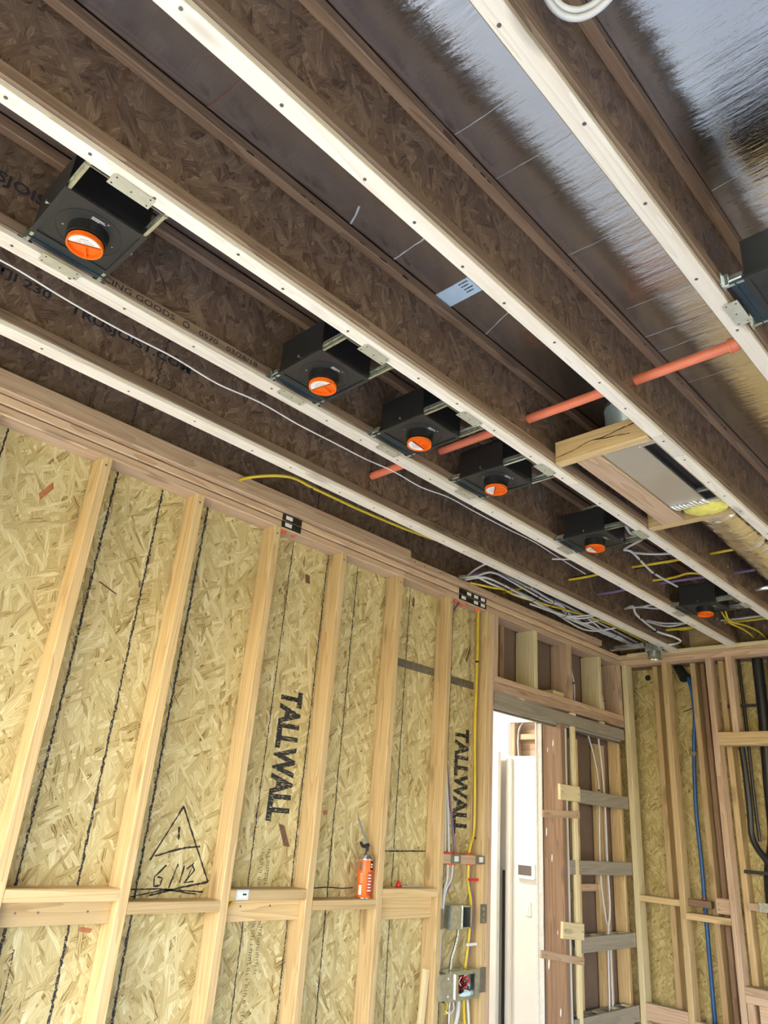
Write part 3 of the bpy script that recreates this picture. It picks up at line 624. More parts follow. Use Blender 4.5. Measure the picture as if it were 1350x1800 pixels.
# ------------------------------------------------------------------ recessed light housings
def make_light(cx, cy):
    r = thing('recessed_light_housing', '', 'light housing', (cx, cy, 2.742), 'black recessed light housings')
    h = .098
    # housing walls and lid
    v = []; prof = [(h, 2.748), (h, 2.855), (h-.006, 2.862)]
    for q, z in prof: v += [(cx-q, cy-q, z), (cx+q, cy-q, z), (cx+q, cy+q, z), (cx-q, cy+q, z)]
    f = [(k*4+i, k*4+(i+1) % 4, (k+1)*4+(i+1) % 4, (k+1)*4+i) for k in range(2) for i in range(4)]+[(8, 9, 10, 11), (3, 2, 1, 0)]
    MB().add(v, f).build('housing', M['black'], r)
    MB().box(cx-.090, cx+.090, cy-.090, cy+.090, 2.7455, 2.7478).build('face_plate', M['plateblk'], r)
    fr = MB(); o, i_ = .101, .089
    for a, b, c, d in ((-o, o, -o, -i_), (-o, o, i_, o), (-o, -i_, -i_, i_), (i_, o, -i_, i_)): fr.box(cx+a, cx+b, cy+c, cy+d, 2.741, 2.7479)
    fr.build('plate_frame', M['plateblk'], r)
    MB().ring((cx, cy, 2.7454), (0, 0, -1), .0765, .0752, .0006, 40).build('adjustment_ring', M['black'], r)
    MB().ring((cx, cy, 2.7454), (0, 0, -1), .0475, .044, .030, 32).build('collar', M['black'], r)
    cap = MB(); cap.ring((0, 0, 0), (0, 0, -1), .0425, .0385, .012, 32)
    n = 32; ring = [(.0385*math.cos(2*math.pi*k/n), .0385*math.sin(2*math.pi*k/n), -.001) for k in range(n)]; cap.add(ring, [tuple(range(n))])
    cap.box(-.002, .002, -.038, .0, -.009, -.001); cap.box(-.038, .038, -.0025, .0, -.009, -.001)
    co = cap.build('plug_cap', M['orange'], r, (0, 0, 0)); co.location = (0, 0, -.029)
    lb = [(.0375*math.cos(t), .0375*math.sin(t), -.0097) for t in [math.radians(12+156*k/16) for k in range(17)]]
    lo = MB().add(lb, [tuple(range(17))]).build('cap_label', M['label'], co, (0, 0, 0)); lo.location = (0, 0, 0)
    for k in range(3): 
        pr = MB().box(-.022+.004*k, .022-.006*k, .011+k*.006, .0125+k*.006, -.0101, -.0099).build('label_print', M['redseal'] if k == 1 else M['inkg'], co, (0, 0, 0)); pr.location = (0, 0, 0)
    for s in (-1, 1):
        y = cy+s*.096; ya, yb = (y-.0075, y) if s > 0 else (y, y+.0075)
        for xa, xb in ((cx-.146, cx-.102), (cx+.102, cx+.206)):
            hb = MB(); hb.box(xa, xb, y-.001, y+.001, 2.742, 2.768); hb.box(xa, xb, ya, yb, 2.742, 2.7445); hb.box(xa, xb, ya, yb, 2.7655, 2.768); hb.box(xa, xb, y-.0035, y+.0035, 2.753, 2.757)
            hb.build('hanger_bar', M['galv'], r)
        for e, (a, b) in ((-1, (-.150, -.1465)), (1, (.2035, .2065))):
            ft = MB(); ft.box(cx+a, cx+b, y-.017, y+.017, 2.744, 2.778); ft.box(cx+a-(.012 if e > 0 else -.0), cx+b+(.012 if e < 0 else 0), y-.004, y+.004, 2.743, 2.776)
            ft.build('bar_foot', M['galv'], r)
        MB().cyl((cx+.004, cy+s*.098, 2.757), (cx+.004, cy+s*.109, 2.757), .0035, 8).cyl((cx+.004, cy+s*.107, 2.752), (cx+.004, cy+s*.107, 2.762), .0022, 6).build('wing_screw', M['chrome'], r)
        for e, (a, b) in ((-1, (-.171, -.134)), (1, (.2005, .238))):
            if s < 0: continue
            mp = MB(); bx = [(a, -.05+.006), (a+.006 if e < 0 else a, -.05), (b if e < 0 else b-.006, -.05), (b, -.05+.006), (b, .05-.006), (b if e < 0 else b-.006, .05), (a+.006 if e < 0 else a, .05), (a, .05-.006)]
            vv = [(cx+p, cy+q, z) for z in (2.7268, 2.7288) for p, q in bx]
            mp.add(vv, [tuple(range(7, -1, -1)), tuple(range(8, 16))]+[(i, (i+1) % 8, 8+(i+1) % 8, 8+i) for i in range(8)])
            mo = mp.build('mounting_plate', M['nickel'], r)
            for p, q in ((.2, -.042), (.8, -.040), (.45, 0), (.2, .042), (.8, .040)):
                x_ = cx+a+(b-a)*p; MB().cyl((x_, cy+q, 2.7268), (x_, cy+q, 2.7263), .0022, 8).build('plate_hole', M['cavity'], mo)
    rl = MB(); rl.box(cx-.134, cx-.1015, cy-.1, cy+.1, 2.7425, 2.7445); rl.box(cx-.122, cx-.119, cy-.1, cy+.1, 2.740, 2.7425); rl.box(cx-.1045, cx-.1015, cy-.1, cy+.1, 2.7445, 2.752); rl.build('side_rail', M['rail'], r)
    MB().box(cx+.196, cx+.2, cy-.1, cy+.1, 2.742, 2.754).build('joist_rail', M['strap'], r)
    for dx, dy in ((-.02, -.055), (.0, .06), (.062, .02), (-.058, .03)): MB().cyl((cx+dx, cy+dy, 2.7455), (cx+dx, cy+dy, 2.7445), .0022, 8).build('plate_rivet', M['nickel'], r)
    pm = MB()
    for k, L in enumerate((.030, .034, .020)): pm.box(cx+.058-k*.004, cx+.0595-k*.004, cy-.018, cy-.018+L, 2.7452, 2.7454)
    pm.build('maker_print', M['label'], r)
    return r, co
LPOS = [(.968, .400, -118, 'nearest black light housing, at the far left with a large orange cap'), (.968, 1.160, -170, 'second black light housing in the row, cap label across its far half'), (.968, 1.608, 95, 'third black light housing in the row, right before the orange pipe'),
        (.968, 2.056, 130, 'fourth black light housing in the row, just past the orange pipe'), (.968, 2.815, 95, 'fifth black light housing, level with the end of the register frame'), (.968, 4.050, None, 'farthest small black light housing, close to the far wall'), (2.182, 1.600, 60, 'black light housing cut off by the right edge, hung from the upper right joist')]
L0, cap0 = make_light(0, 0)
for i, (x, y, rot, lab) in enumerate(LPOS):
    r = L0 if i == 0 else copy_tree(L0)
    r.location = (x, y, 2.742); r['label'] = lab
    for c in r.children:
        if c.name.startswith('plug_cap'):
            c.rotation_euler = (0, 0, math.radians(rot or 0))
            if rot is None:
                for g in list(c.children): bpy.data.objects.remove(g)

# ------------------------------------------------------------------ sprinkler pipe
pp = thing('sprinkler_pipe', 'orange sprinkler pipe running through the joists', 'pipe', (1.2, 1.915, 2.870))
PZ = 2.868
for a, b in ((.4125, 1.998),): MB().cyl((a, 1.916, PZ), (b, 1.916, PZ), .0165, 20).build('pipe_run', M['pipe'], pp)
MB().cyl((1.915, 1.916, PZ), (1.975, 1.916, PZ), .0215, 20).ring((1.915, 1.916, PZ), (-1, 0, 0), .0235, .017, .006, 20).build('coupling', M['pipe'], pp)

# ------------------------------------------------------------------ register frame and boot between joists C and D
for nm, x0, x1, y0, y1, z0, z1, ax, lab in (('frame_block', 1.2335, 1.5795, 2.053, 2.091, 2.737, 2.826, 0, 'cracked wooden cross block on the near side of the register boot'), ('frame_block', 1.2335, 1.5795, 2.792, 2.832, 2.736, 2.812, 0, 'wooden cross block past the yellow insulation'),
        ('frame_board', 1.296, 1.388, 2.092, 2.7915, 2.737, 2.775, 1, 'reddish wooden board along the left side of the register boot')):
    o = bar(nm, x0, x1, y0, y1, z0, z1, wood(ax, 'plate' if ax else 'stud'), None, .003, ax); tag(o, lab, 'board')
    if nm == 'frame_block' and y0 < 2.2:
        pts = [(1.236, 2.053, 2.760), (1.30, 2.053, 2.768), (1.37, 2.053, 2.786), (1.42, 2.053, 2.784), (1.50, 2.053, 2.797), (1.575, 2.053, 2.806)]
        ribbon('wood_crack', pts, .0035, (0, -1, 0), M['cavity'], o, .0006); ribbon('wood_crack', [(1.40, 2.053, 2.782), (1.47, 2.053, 2.775), (1.52, 2.053, 2.768)], .003, (0, -1, 0), M['cavity'], o, .0006)
bt = thing('register_boot', 'foil-taped duct boot with a long dark register slot', 'duct boot', (1.49, 2.38, 2.75))
bz = 2.746
bx0, bx1, by0, by1, sx0 = 1.392, 1.586, 2.096, 2.690, 1.524
MB().box(bx0, sx0, by0, by1, bz, bz+.004).build('boot_flange', M['ductfoil'], bt)
s = MB(); s.box(sx0, bx1, by0, by0+.028, bz-.003, bz+.004); s.box(sx0, bx1, by1-.028, by1, bz-.003, bz+.004); s.box(bx1-.010, bx1, by0+.028, by1-.028, bz-.003, bz+.004); s.box(sx0-.006, sx0+.006, by0+.028, by1-.028, bz-.003, bz+.004); s.build('slot_rim', M['ductfoil'], bt)
s = MB(); s.box(sx0+.006, sx0+.008, by0+.028, by1-.028, bz+.004, bz+.028); s.box(bx1-.012, bx1-.010, by0+.028, by1-.028, bz+.004, bz+.028); s.box(sx0+.006, bx1-.010, by0+.026, by0+.028, bz+.004, bz+.028); s.box(sx0+.006, bx1-.010, by1-.028, by1-.026, bz+.004, bz+.028); s.box(sx0+.006, bx1-.010, by0+.028, by1-.028, bz+.028, bz+.030); s.build('slot_throat', M['cavity'], bt)
MB().box(sx0+.007, bx1-.011, 2.565, 2.580, bz, bz+.012).build('slot_clip', M['galv'], bt)
# boot body above, rounded shoulders
MB().box(1.395, sx0-.007, 2.10, 2.69, bz+.005, bz+.02).build('boot_body', M['ductfoil'], bt)
s = MB(); random.seed(3)
for k in range(9):
    y = by1-.02; x = bx0+.006+k*.015
    s.tube([(x, by1-.045+random.uniform(-.01, .01), bz-.003), (x+.01, by1-.02, bz-.006), (x+.016, by1+.004, bz-.001)], .006, 6, 3)
s.build('crumpled_tape', M['ductfoil'], bt)
rd = thing('round_duct', 'grey round sheet-metal duct standing behind the cracked cross block', 'duct', (1.47, 2.18, 2.78))
MB().cyl((1.470, 2.192, 2.778), (1.470, 2.192, 2.955), .096, 32, cap=False).build('duct_pipe', M['duct'], rd)
MB().cyl((1.470, 2.192, 2.955), (1.470, 2.192, 2.985), .096, 32, .060).build('duct_top', M['duct'], rd)
MB().ring((1.470, 2.192, 2.940), (0, 0, 1), .099, .0965, .012, 32).build('duct_band', M['galv'], rd)
# insulation
s = MB(); n, m_ = 20, 9; v = []
for i in range(m_):
    ph = -math.pi/2+math.pi*i/(m_-1)
    for k in range(n):
        t = 2*math.pi*k/n; q = 1+.07*math.sin(5*t+i)+.05*math.sin(9*t)
        v.append((1.508+.092*math.cos(ph)*math.cos(t)*q, 2.735+.055*math.cos(ph)*math.sin(t)*q, 2.752+.030*math.sin(ph)))
s.add(v, [(a*n+k, a*n+(k+1) % n, (a+1)*n+(k+1) % n, (a+1)*n+k) for a in range(m_-1) for k in range(n)], True)
o = s.build('insulation_wad', M['insul']); tag(o, 'wad of yellow fibreglass insulation at the end of the register boot', 'insulation')
# flexible duct
fd = thing('flexible_duct', 'crinkled silver flexible duct running on past the register frame', 'duct', (1.42, 3.5, 2.87))
random.seed(11); n, L = 40, 112; v = []
for i in range(L):
    y = 2.86+i*.0163; cx = 1.452-.045*max(0, (y-3.2)); cz = 2.905; rj = random.uniform(-1, 1)
    for k in range(n):
        t = 2*math.pi*k/n; q = .118*(1+.022*rj+.03*math.sin(2*t+i*.35)*math.sin(i*.8)+.012*random.uniform(-1, 1)); v.append((min(cx+q*math.cos(t), 1.598), y+.012*math.sin(3*t+i*.2)+random.uniform(-.002, .002), cz+q*math.sin(t)))
f = [(i*n+k, i*n+(k+1) % n, (i+1)*n+(k+1) % n, (i+1)*n+k) for i in range(L-1) for k in range(n)]
MB().add(v, f, False).build('duct_jacket', M['jacket'], fd)
s = MB().tube([(1.26, 4.02, 2.80), (1.30, 3.99, 2.79), (1.34, 4.03, 2.80), (1.33, 4.12, 2.81)], .012, 8, 4); s.build('tape_end', M['ductfoil'], fd)

# ------------------------------------------------------------------ cables
def cable(pts, r, mat, label, group=None, cat='cable', name='electrical_cable', ties=()):
    t = thing(name, label, cat, pts[0], group)
    MB().tube(pts, r, 8, 5).build('sheath', M[mat], t)
    for p, d in ties:
        p = Vector(p); d = Vector(d).normalized(); MB().cyl(p-d*.005, p+d*.005, r*1.35, 10).build('cable_tie', M['tie'], t)
    return t
BL, BG = 'white cable in the strapped bundle above the door wall', 'white cables of the bundle above the door wall'
W = [[(-.05, 3.10, 2.835), (.054, 3.128, 2.83), (.115, 3.123, 2.83), (.171, 3.13, 2.83), (.191, 3.211, 2.83), (.185, 3.422, 2.83), (.163, 3.687, 2.83), (.175, 3.792, 2.83), (.17, 4.1, 2.83), (.15, 4.9, 2.82)],
 [(-.02, 3.071, 2.81), (.084, 3.091, 2.81), (.181, 3.073, 2.81), (.207, 3.124, 2.81), (.205, 3.192, 2.81), (.184, 3.424, 2.81), (.161, 3.691, 2.81), (.178, 3.816, 2.81), (.108, 4.095, 2.81), (.12, 4.9, 2.81)],
 [(-.01, 3.09, 2.80), (.126, 3.109, 2.8), (.139, 3.273, 2.8), (.137, 3.466, 2.8), (.128, 3.683, 2.8), (.093, 3.956, 2.8), (.10, 4.4, 2.8), (.12, 4.9, 2.8)],
 [(.103, 3.067, 2.80), (.11, 3.17, 2.79), (.124, 3.294, 2.785), (.118, 3.411, 2.785), (.139, 3.548, 2.785), (.13, 3.74, 2.785), (.106, 3.917, 2.785), (.058, 4.248, 2.79), (.075, 4.377, 2.795), (.153, 4.417, 2.80), (.40, 4.50, 2.84)],
 [(.155, 3.276, 2.79), (.139, 3.491, 2.79), (.115, 3.703, 2.79), (.124, 3.921, 2.79), (.164, 4.0, 2.79), (.277, 4.05, 2.80), (.40, 4.08, 2.83)],
 [(.091, 3.621, 2.785), (.105, 3.779, 2.785), (.123, 3.922, 2.785), (.153, 4.017, 2.785), (.219, 4.053, 2.785), (.282, 4.075, 2.80), (.40, 4.10, 2.82)],
 [(.235, 3.417, 2.805), (.199, 3.69, 2.805), (.203, 3.791, 2.805), (.126, 4.064, 2.80), (.113, 4.188, 2.80), (.182, 4.205, 2.80), (.40, 4.22, 2.83)],
 [(.2, 4.122, 2.8), (.181, 4.242, 2.8), (.143, 4.418, 2.8), (.152, 4.629, 2.8), (.139, 4.752, 2.8), (.15, 4.93, 2.79)]]
for i, p in enumerate(W): cable(p, .0062, 'white', BL, BG)
cable([(-.05, 3.15, 2.83), (.092, 3.055, 2.83), (.24, 2.99, 2.83), (.40, 2.98, 2.85)], .006, 'white', 'white cable rising past red sealant at the start of the bundle')
cable([(-.05, 3.12, 2.84), (.12, 3.10, 2.825), (.20, 3.13, 2.82), (.17, 3.4, 2.82), (.15, 3.9, 2.815), (.14, 4.9, 2.81)], .006, 'purple', 'purple cable inside the white bundle above the door wall')
cable([(.02, 3.12, 2.79), (.10, 3.22, 2.775), (.13, 3.30, 2.78), (.12, 3.5, 2.785), (.23, 4.1, 2.80), (.25, 4.5, 2.80), (.24, 4.9, 2.80)], .006, 'yellow', 'yellow cable looping along the white bundle above the door wall')
for k, p in enumerate(((.150, 3.29, 2.797), (.165, 3.70, 2.80), (.155, 3.55, 2.80), (.13, 3.93, 2.793), (.145, 4.55, 2.80))):
    o = MB().ring(Vector(p)-Vector((0, .006, 0)), (0, 1, 0), .048 if k < 3 else .040, .0465 if k < 3 else .0385, .006, 20).build('bundle_tie', M['tie'])
    o.scale = (1.0, 1, .62)
    tag(o, ['black tie strapping the white cable bundle, first from the large nail guard', 'black tie strapping the white cable bundle, third from the large nail guard', 'black tie strapping the white cable bundle, second from the large nail guard', 'black tie strapping the white cable bundle, fourth from the large nail guard', 'black tie strapping the white cable bundle, nearest the round junction box'][k], 'cable tie', 'black cable ties of the bundle')
# runs along X through the joist holes
for y, z, x0, x1, mat, r, lab in ((3.545, 2.862, -.06, 1.62, 'yellow', .0075, 'yellow cable running crosswise through the joists, nearer of the yellow pair'), (3.560, 2.872, .40, 1.62, 'blackc', .008, 'black cable running crosswise beside the nearer yellow cable'),
        (3.785, 2.862, .79, 1.21, 'yellow', .0065, 'yellow cable crossing behind the farthest light housing'), (3.862, 2.862, -.06, 1.62, 'purple', .0075, 'purple cable running crosswise through the joists'),
        (4.810, 2.862, .40, 1.21, 'yellow', .0085, 'yellow cable crossing close to the far wall'), (4.822, 2.856, .40, .80, 'yellow', .006, 'thin yellow cable beside the cable close to the far wall'),
        (4.752, 2.862, .79, 1.62, 'white', .0065, 'white cable crossing beyond the farthest light housing, lower'), (4.770, 2.872, .79, 1.62, 'white', .0065, 'white cable crossing beyond the farthest light housing, upper'), (4.235, 2.866, .40, 1.21, 'white', .006, 'white cable crossing level with the farthest light housing')):
    n = 6; pts = [(x0+(x1-x0)*k/n, y+random.uniform(-.012, .012), z+random.uniform(-.006, .004)) for k in range(n+1)]
    cable(pts, r, mat, lab)
cable([(.40, 4.215, 2.862), (.503, 4.228, 2.86), (.602, 4.317, 2.86), (.80, 4.33, 2.86)], .006, 'white', 'white cable bending away from the drop before the round box')
cable([(.40, 4.22, 2.86), (.517, 4.10, 2.83), (.491, 4.19, 2.81), (.471, 4.341, 2.80), (.443, 4.535, 2.80), (.45, 4.594, 2.79), (.520, 4.66, 2.765), (.530, 4.74, 2.755), (.47, 4.79, 2.752), (.405, 4.765, 2.745)], .0075, 'white', 'white cable looping down into the round junction box', ties=(((.485, 4.26, 2.806), (-.1, 1, 0)), ((.443, 4.565, 2.795), (0, 1, 0))))
cable([(.40, 4.50, 2.86), (.447, 4.616, 2.86), (.514, 4.671, 2.86), (.602, 4.690, 2.86), (.80, 4.69, 2.86)], .006, 'white', 'upper of two white cables crossing above the round box')
cable([(.40, 4.48, 2.85), (.455, 4.637, 2.845), (.508, 4.684, 2.845), (.616, 4.67, 2.85), (.80, 4.68, 2.85)], .006, 'white', 'lower of two white cables crossing above the round box')
cable([(1.09, 2.86, 2.82), (1.088, 2.90, 2.805), (1.081, 2.95, 2.80), (1.09, 3.05, 2.81), (.907, 3.23, 2.85), (.907, 3.31, 2.86), (.879, 3.535, 2.85), (.866, 3.657, 2.85), (.863, 3.95, 2.86)], .0065, 'white', 'white cable linking the fifth and farthest light housings', ties=(((.893, 3.42, 2.857), (-.1, 1, 0)), ((.868, 3.64, 2.85), (-.1, 1, 0))))
cable([(.894, 3.345, 2.87), (.944, 3.40, 2.87), (1.04, 3.455, 2.87), (1.20, 3.48, 2.87)], .006, 'white', 'white cable branching off to the joist behind the fifth light housing')
for k, dx in enumerate((0, .03, .085)): cable([(.90+dx, 2.80, 2.86), (.885+dx, 2.83, 2.905), (.93+dx, 2.86, 2.94), (1.02+dx, 2.9, 2.955), (1.20, 2.93, 2.96)], .0055, 'white', 'white cable arching out of the top of the fifth light housing', 'white cables on top of the fifth light housing')
cable([(.905, 4.55, 2.86), (.905, 4.608, 2.81), (.958, 4.708, 2.80), (.983, 4.871, 2.795), (.98, 5.02, 2.78)], .006, 'yellow', 'right one of two yellow cables drooping by the far wall')
cable([(.88, 4.55, 2.86), (.891, 4.636, 2.81), (.915, 4.76, 2.80), (.919, 4.90, 2.795), (.915, 5.02, 2.78)], .006, 'yellow', 'left one of two yellow cables drooping by the far wall')
cable([(-.02, 1.50, 2.79), (.09, 1.53, 2.80), (.22, 1.62, 2.80), (.24, 1.75, 2.79), (.25, 2.05, 2.785), (.27, 2.4, 2.79), (.34, 2.68, 2.79), (.40, 2.75, 2.80)], .0068, 'yellow', 'yellow cable hanging between the left wall and its nearest joist', ties=(((.235, 1.735, 2.79), (.1, 1, 0)),))
p = [(0.62, -.6, 2.80)]; y = -.35
random.seed(5)
while y < 3.4: p.append((.602+random.uniform(-.006, .006), y, 2.812+random.uniform(-.008, .008)-.018*math.sin(y*1.6))); y += .17
cable(p, .0027, 'label', 'thin white wire strung along below the joist nearest the left wall')
cable([(.60, 3.05, 2.80), (.68, 3.09, 2.795), (.762, 3.13, 2.79)], .004, 'white', 'short white wire stub sticking out near the third joist bay')
# coil at the top right
for k, (r_, dz) in enumerate(((.062, 0), (.074, .012), (.068, -.012))):
    cx, cy, cz = 2.118, .712, 2.85+dz
    cable([(cx+r_*math.cos(t)*1.05, cy+r_*math.sin(t)*1.0, cz+.012*math.sin(2*t)) for t in [2*math.pi*q/14 for q in range(15)]], .0065, 'white', 'loop of the white cable coil above the upper right joist', 'loops of the white cable coil')

# junction box on the far wall
jx = thing('junction_box', 'round steel junction box hung at the far wall top', 'junction box', (.345, 4.75, 2.70))
MB().box(.285, .388, 4.735, 4.765, 2.700, 2.765).build('bracket', M['galv'], jx)
MB().cyl((.345, 4.75, 2.702), (.345, 4.75, 2.658), .047, 24).build('box_body', M['galv'], jx)
MB().ring((.345, 4.75, 2.660), (0, 0, -1), .050, .046, .006, 24).build('box_rim', M['galv'], jx)
MB().cyl((.388, 4.758, 2.735), (.402, 4.758, 2.738), .012, 12).build('cable_clamp', M['galv'], jx)
hb = bar('hanger_channel', .026, .2845, 4.720, 4.765, 2.738, 2.766, M['galv'], None, .004, 0); tag(hb, 'grey steel channel reaching from the left wall to the round box', 'channel')

# ------------------------------------------------------------------ things on the left wall
# spray foam can
cn = thing('foam_can', 'orange spray foam can with a bent grey straw on the blocking', 'spray can', (-.035, 2.508, 1.1905))
cy0, cx0, cz0 = 2.508, -.036, 1.1908
def lathe(c, prof, n=28):
    v = [(c[0]+r*math.cos(2*math.pi*k/n), c[1]+r*math.sin(2*math.pi*k/n), c[2]+z) for r, z in prof for k in range(n)]
    return MB().add(v, [(i*n+k, i*n+(k+1) % n, (i+1)*n+(k+1) % n, (i+1)*n+k) for i in range(len(prof)-1) for k in range(n)], True)
C0 = (cx0, cy0, cz0)
cb = lathe(C0, [(.001, 0), (.0300, .0), (.0325, .003), (.0325, .150), (.031, .154)]).build('can_body', M['orange'], cn)
lathe(C0, [(.0335, .151), (.0345, .154), (.0335, .157), (.030, .162), (.024, .172), (.016, .178), (.010, .180), (.010, .184), (.001, .184)]).build('can_dome', M['chrome'], cn)
lathe(C0, [(.0333, 0), (.0342, .002), (.0333, .004)]).build('can_seam', M['chrome'], cn)
def wrap(nm, a0, a1, z0, z1, mat, r=.0329):
    k = 10; v = []
    for i in range(k+1):
        t = math.radians(a0+(a1-a0)*i/k); v += [(cx0+r*math.cos(t), cy0+r*math.sin(t), cz0+z0), (cx0+r*math.cos(t), cy0+r*math.sin(t), cz0+z1)]
    return MB().add(v, [(2*i, 2*i+2, 2*i+3, 2*i+1) for i in range(k)], True).build(nm, M[mat], cn, (cx0, cy0, cz0+(z0+z1)/2))
wrap('label_band', -25, 25, .012, .105, 'canred'); wrap('label_band', -92, -66, .014, .052, 'label'); wrap('label_band', -95, -70, .108, .145, 'strap'); wrap('label_band', -5, 28, .112, .148, 'tie')
for k in range(6): wrap('label_print', -20+2*(k % 2), 18-3*(k % 3), .030+k*.012, .0345+k*.012, 'label', .0331)
for k in range(5): wrap('label_print', -85, -62, .062+k*.008, .064+k*.008, 'label', .0331)
for k in range(2): wrap('label_print', -2, 20, .122+k*.010, .128+k*.010, 'label', .0331)
s = MB(); s.cyl((cx0, cy0, cz0+.182), (cx0, cy0, cz0+.212), .006, 12, .009); s.tube([(cx0, cy0+.006, cz0+.212), (cx0, cy0-.008, cz0+.206), (cx0, cy0-.028, cz0+.206), (cx0, cy0-.042, cz0+.220)], lambda t: .010-.004*t, 8, 4); s.build('trigger', M['tie'], cn)
s = MB().tube([(cx0, cy0+.004, cz0+.212), (cx0-.01, cy0-.02, cz0+.255), (cx0-.02, cy0-.048, cz0+.315)], .0048, 8, 4); s.build('straw', M['greyp'], cn)
# small things on the next block
o = thing('red_wire_cap', 'small red plastic cap on the blocking right of the foam can', 'cap', (-.03, 2.738, 1.231))
lathe((-.045, 2.738, 1.2308), [(.001, 0), (.013, 0), (.011, .014), (.007, .026), (.001, .028)], 14).build('cap_cone', M['red'], o)
MB().box(-.050, -.040, 2.722, 2.754, 1.2308, 1.2385).build('cap_wings', M['red'], o)
gp = thing('grey_tube', 'short grey plastic tube standing beside the foam can stud', 'tube', (-.04, 2.612, 1.231))
lathe((-.045, 2.612, 1.2308), [(.009, 0), (.012, 0), (.012, .004), (.0105, .006), (.0105, .048), (.007, .048), (.007, .004)], 18).build('tube_wall', M['greyp'], gp)
lathe((-.045, 2.612, 1.2308), [(.001, .002), (.0088, .002)], 18).build('tube_base', M['tie'], gp)
cable([(-.05, 2.772, 1.2345), (-.04, 2.80, 1.236), (-.05, 2.84, 1.2345), (-.035, 2.88, 1.238), (-.05, 2.93, 1.2345)], .002, 'white', 'thin scrap of white wire lying on the blocking', cat='wire', name='wire_scrap')
cable([(-.06, 2.19, 1.235), (-.065, 2.24, 1.228), (-.06, 2.32, 1.231), (-.065, 2.40, 1.226), (-.07, 2.47, 1.228)], .0022, 'blackc', 'thin dark wire stretched behind the foam can', cat='wire', name='wire_scrap')
# yellow cable behind the third stud
cable([(-.06, 1.79, 1.37), (-.055, 1.80, 1.26), (-.05, 1.812, 1.2315)], .005, 'yellow', 'yellow cable coming down to the blocking with the blue sticker')
cable([(-.02, 1.812, 1.190), (-.05, 1.80, 1.15), (-.06, 1.785, 1.08)], .005, 'yellow', 'yellow cable continuing below the blocking with the blue sticker')
lt = bar('leaning_lath', -.05, -.028, 2.905, 2.935, .30, .90, wood(2, 'lath'), None, .002); lt.rotation_euler = (math.radians(-6), 0, 0); tag(lt, 'short pale lath leaning by the corner stud below the blocking', 'lath')
# cables of the electrical bay between the last two studs
for k, (pts, r, mat, lab) in enumerate((
    ([(-.045, 3.035, 1.9), (-.03, 3.035, 1.6), (-.03, 3.045, 1.385)], .0062, 'white', 'left white cable dropping into the red-sealed cross block'),
    ([(-.05, 3.02, 2.0), (-.03, 3.05, 1.62), (-.03, 3.075, 1.385)], .0062, 'white', 'second white cable dropping into the red-sealed cross block'),
    ([(-.07, 3.04, 2.0), (-.045, 3.09, 1.62), (-.03, 3.125, 1.385)], .0055, 'purple', 'purple cable dropping into the red-sealed cross block'),
    ([(-.03, 3.07, 1.337), (-.025, 3.062, 1.27), (-.03, 3.045, 1.20), (-.04, 3.045, 1.02), (-.045, 3.05, .882)], .0062, 'white', 'white cable running down beside the steel box'),
    ([(-.03, 3.11, 1.337), (-.022, 3.09, 1.27), (-.03, 3.055, 1.20), (-.045, 3.055, 1.0), (-.05, 3.06, .882)], .0062, 'white', 'white cable crossing over to the left of the steel box'),
    ([(-.03, 3.115, 1.337), (-.05, 3.13, 1.27), (-.06, 3.10, 1.20), (-.065, 3.09, 1.16)], .0055, 'purple', 'purple cable curving behind the steel box'),
    ([(-.03, 3.265, PB), (-.03, 3.268, 2.4), (-.03, 3.262, 2.0), (-.03, 3.272, 1.75), (-.03, 3.275, 1.5), (-.03, 3.250, 1.43), (-.03, 3.235, 1.383)], .0080, 'yellow', 'yellow cable coming down the stud beside the door'),
    ([(-.045, 3.280, PB), (-.045, 3.280, 2.0), (-.045, 3.285, 1.5), (-.03, 3.245, 1.383)], .0055, 'purple', 'purple cable behind the yellow cable beside the door'),
    ([(-.03, 3.235, 1.337), (-.03, 3.237, 1.25), (-.03, 3.262, 1.17), (-.03, 3.262, 1.08), (-.03, 3.248, .98), (-.03, 3.232, .90), (-.03, 3.225, .884)], .0080, 'yellow', 'yellow cable between the cross block and the open switch box'),
    ([(-.03, 3.245, 1.337), (-.035, 3.262, 1.25), (-.032, 3.285, 1.15), (-.032, 3.275, 1.0), (-.03, 3.245, .90), (-.03, 3.243, .884)], .0055, 'purple', 'purple cable between the cross block and the open switch box'),
    ([(-.02, 3.02, PB), (-.04, 3.012, 2.58), (-.05, 3.008, 2.50)], .0045, 'white', 'short white cable under the large nail guard'),
    ([(-.03, 3.09, PB), (-.045, 3.03, 2.58), (-.055, 3.008, 2.52)], .0055, 'purple', 'short purple cable slanting under the large nail guard'))):
    tz = ()
    if 'coming down the stud' in lab: tz = (((-.03, 3.2665, 2.37), (0, 0, 1)), ((-.03, 3.2755, 1.46), (0, .1, 1)))
    cable(pts, r, mat, lab, ties=tz)
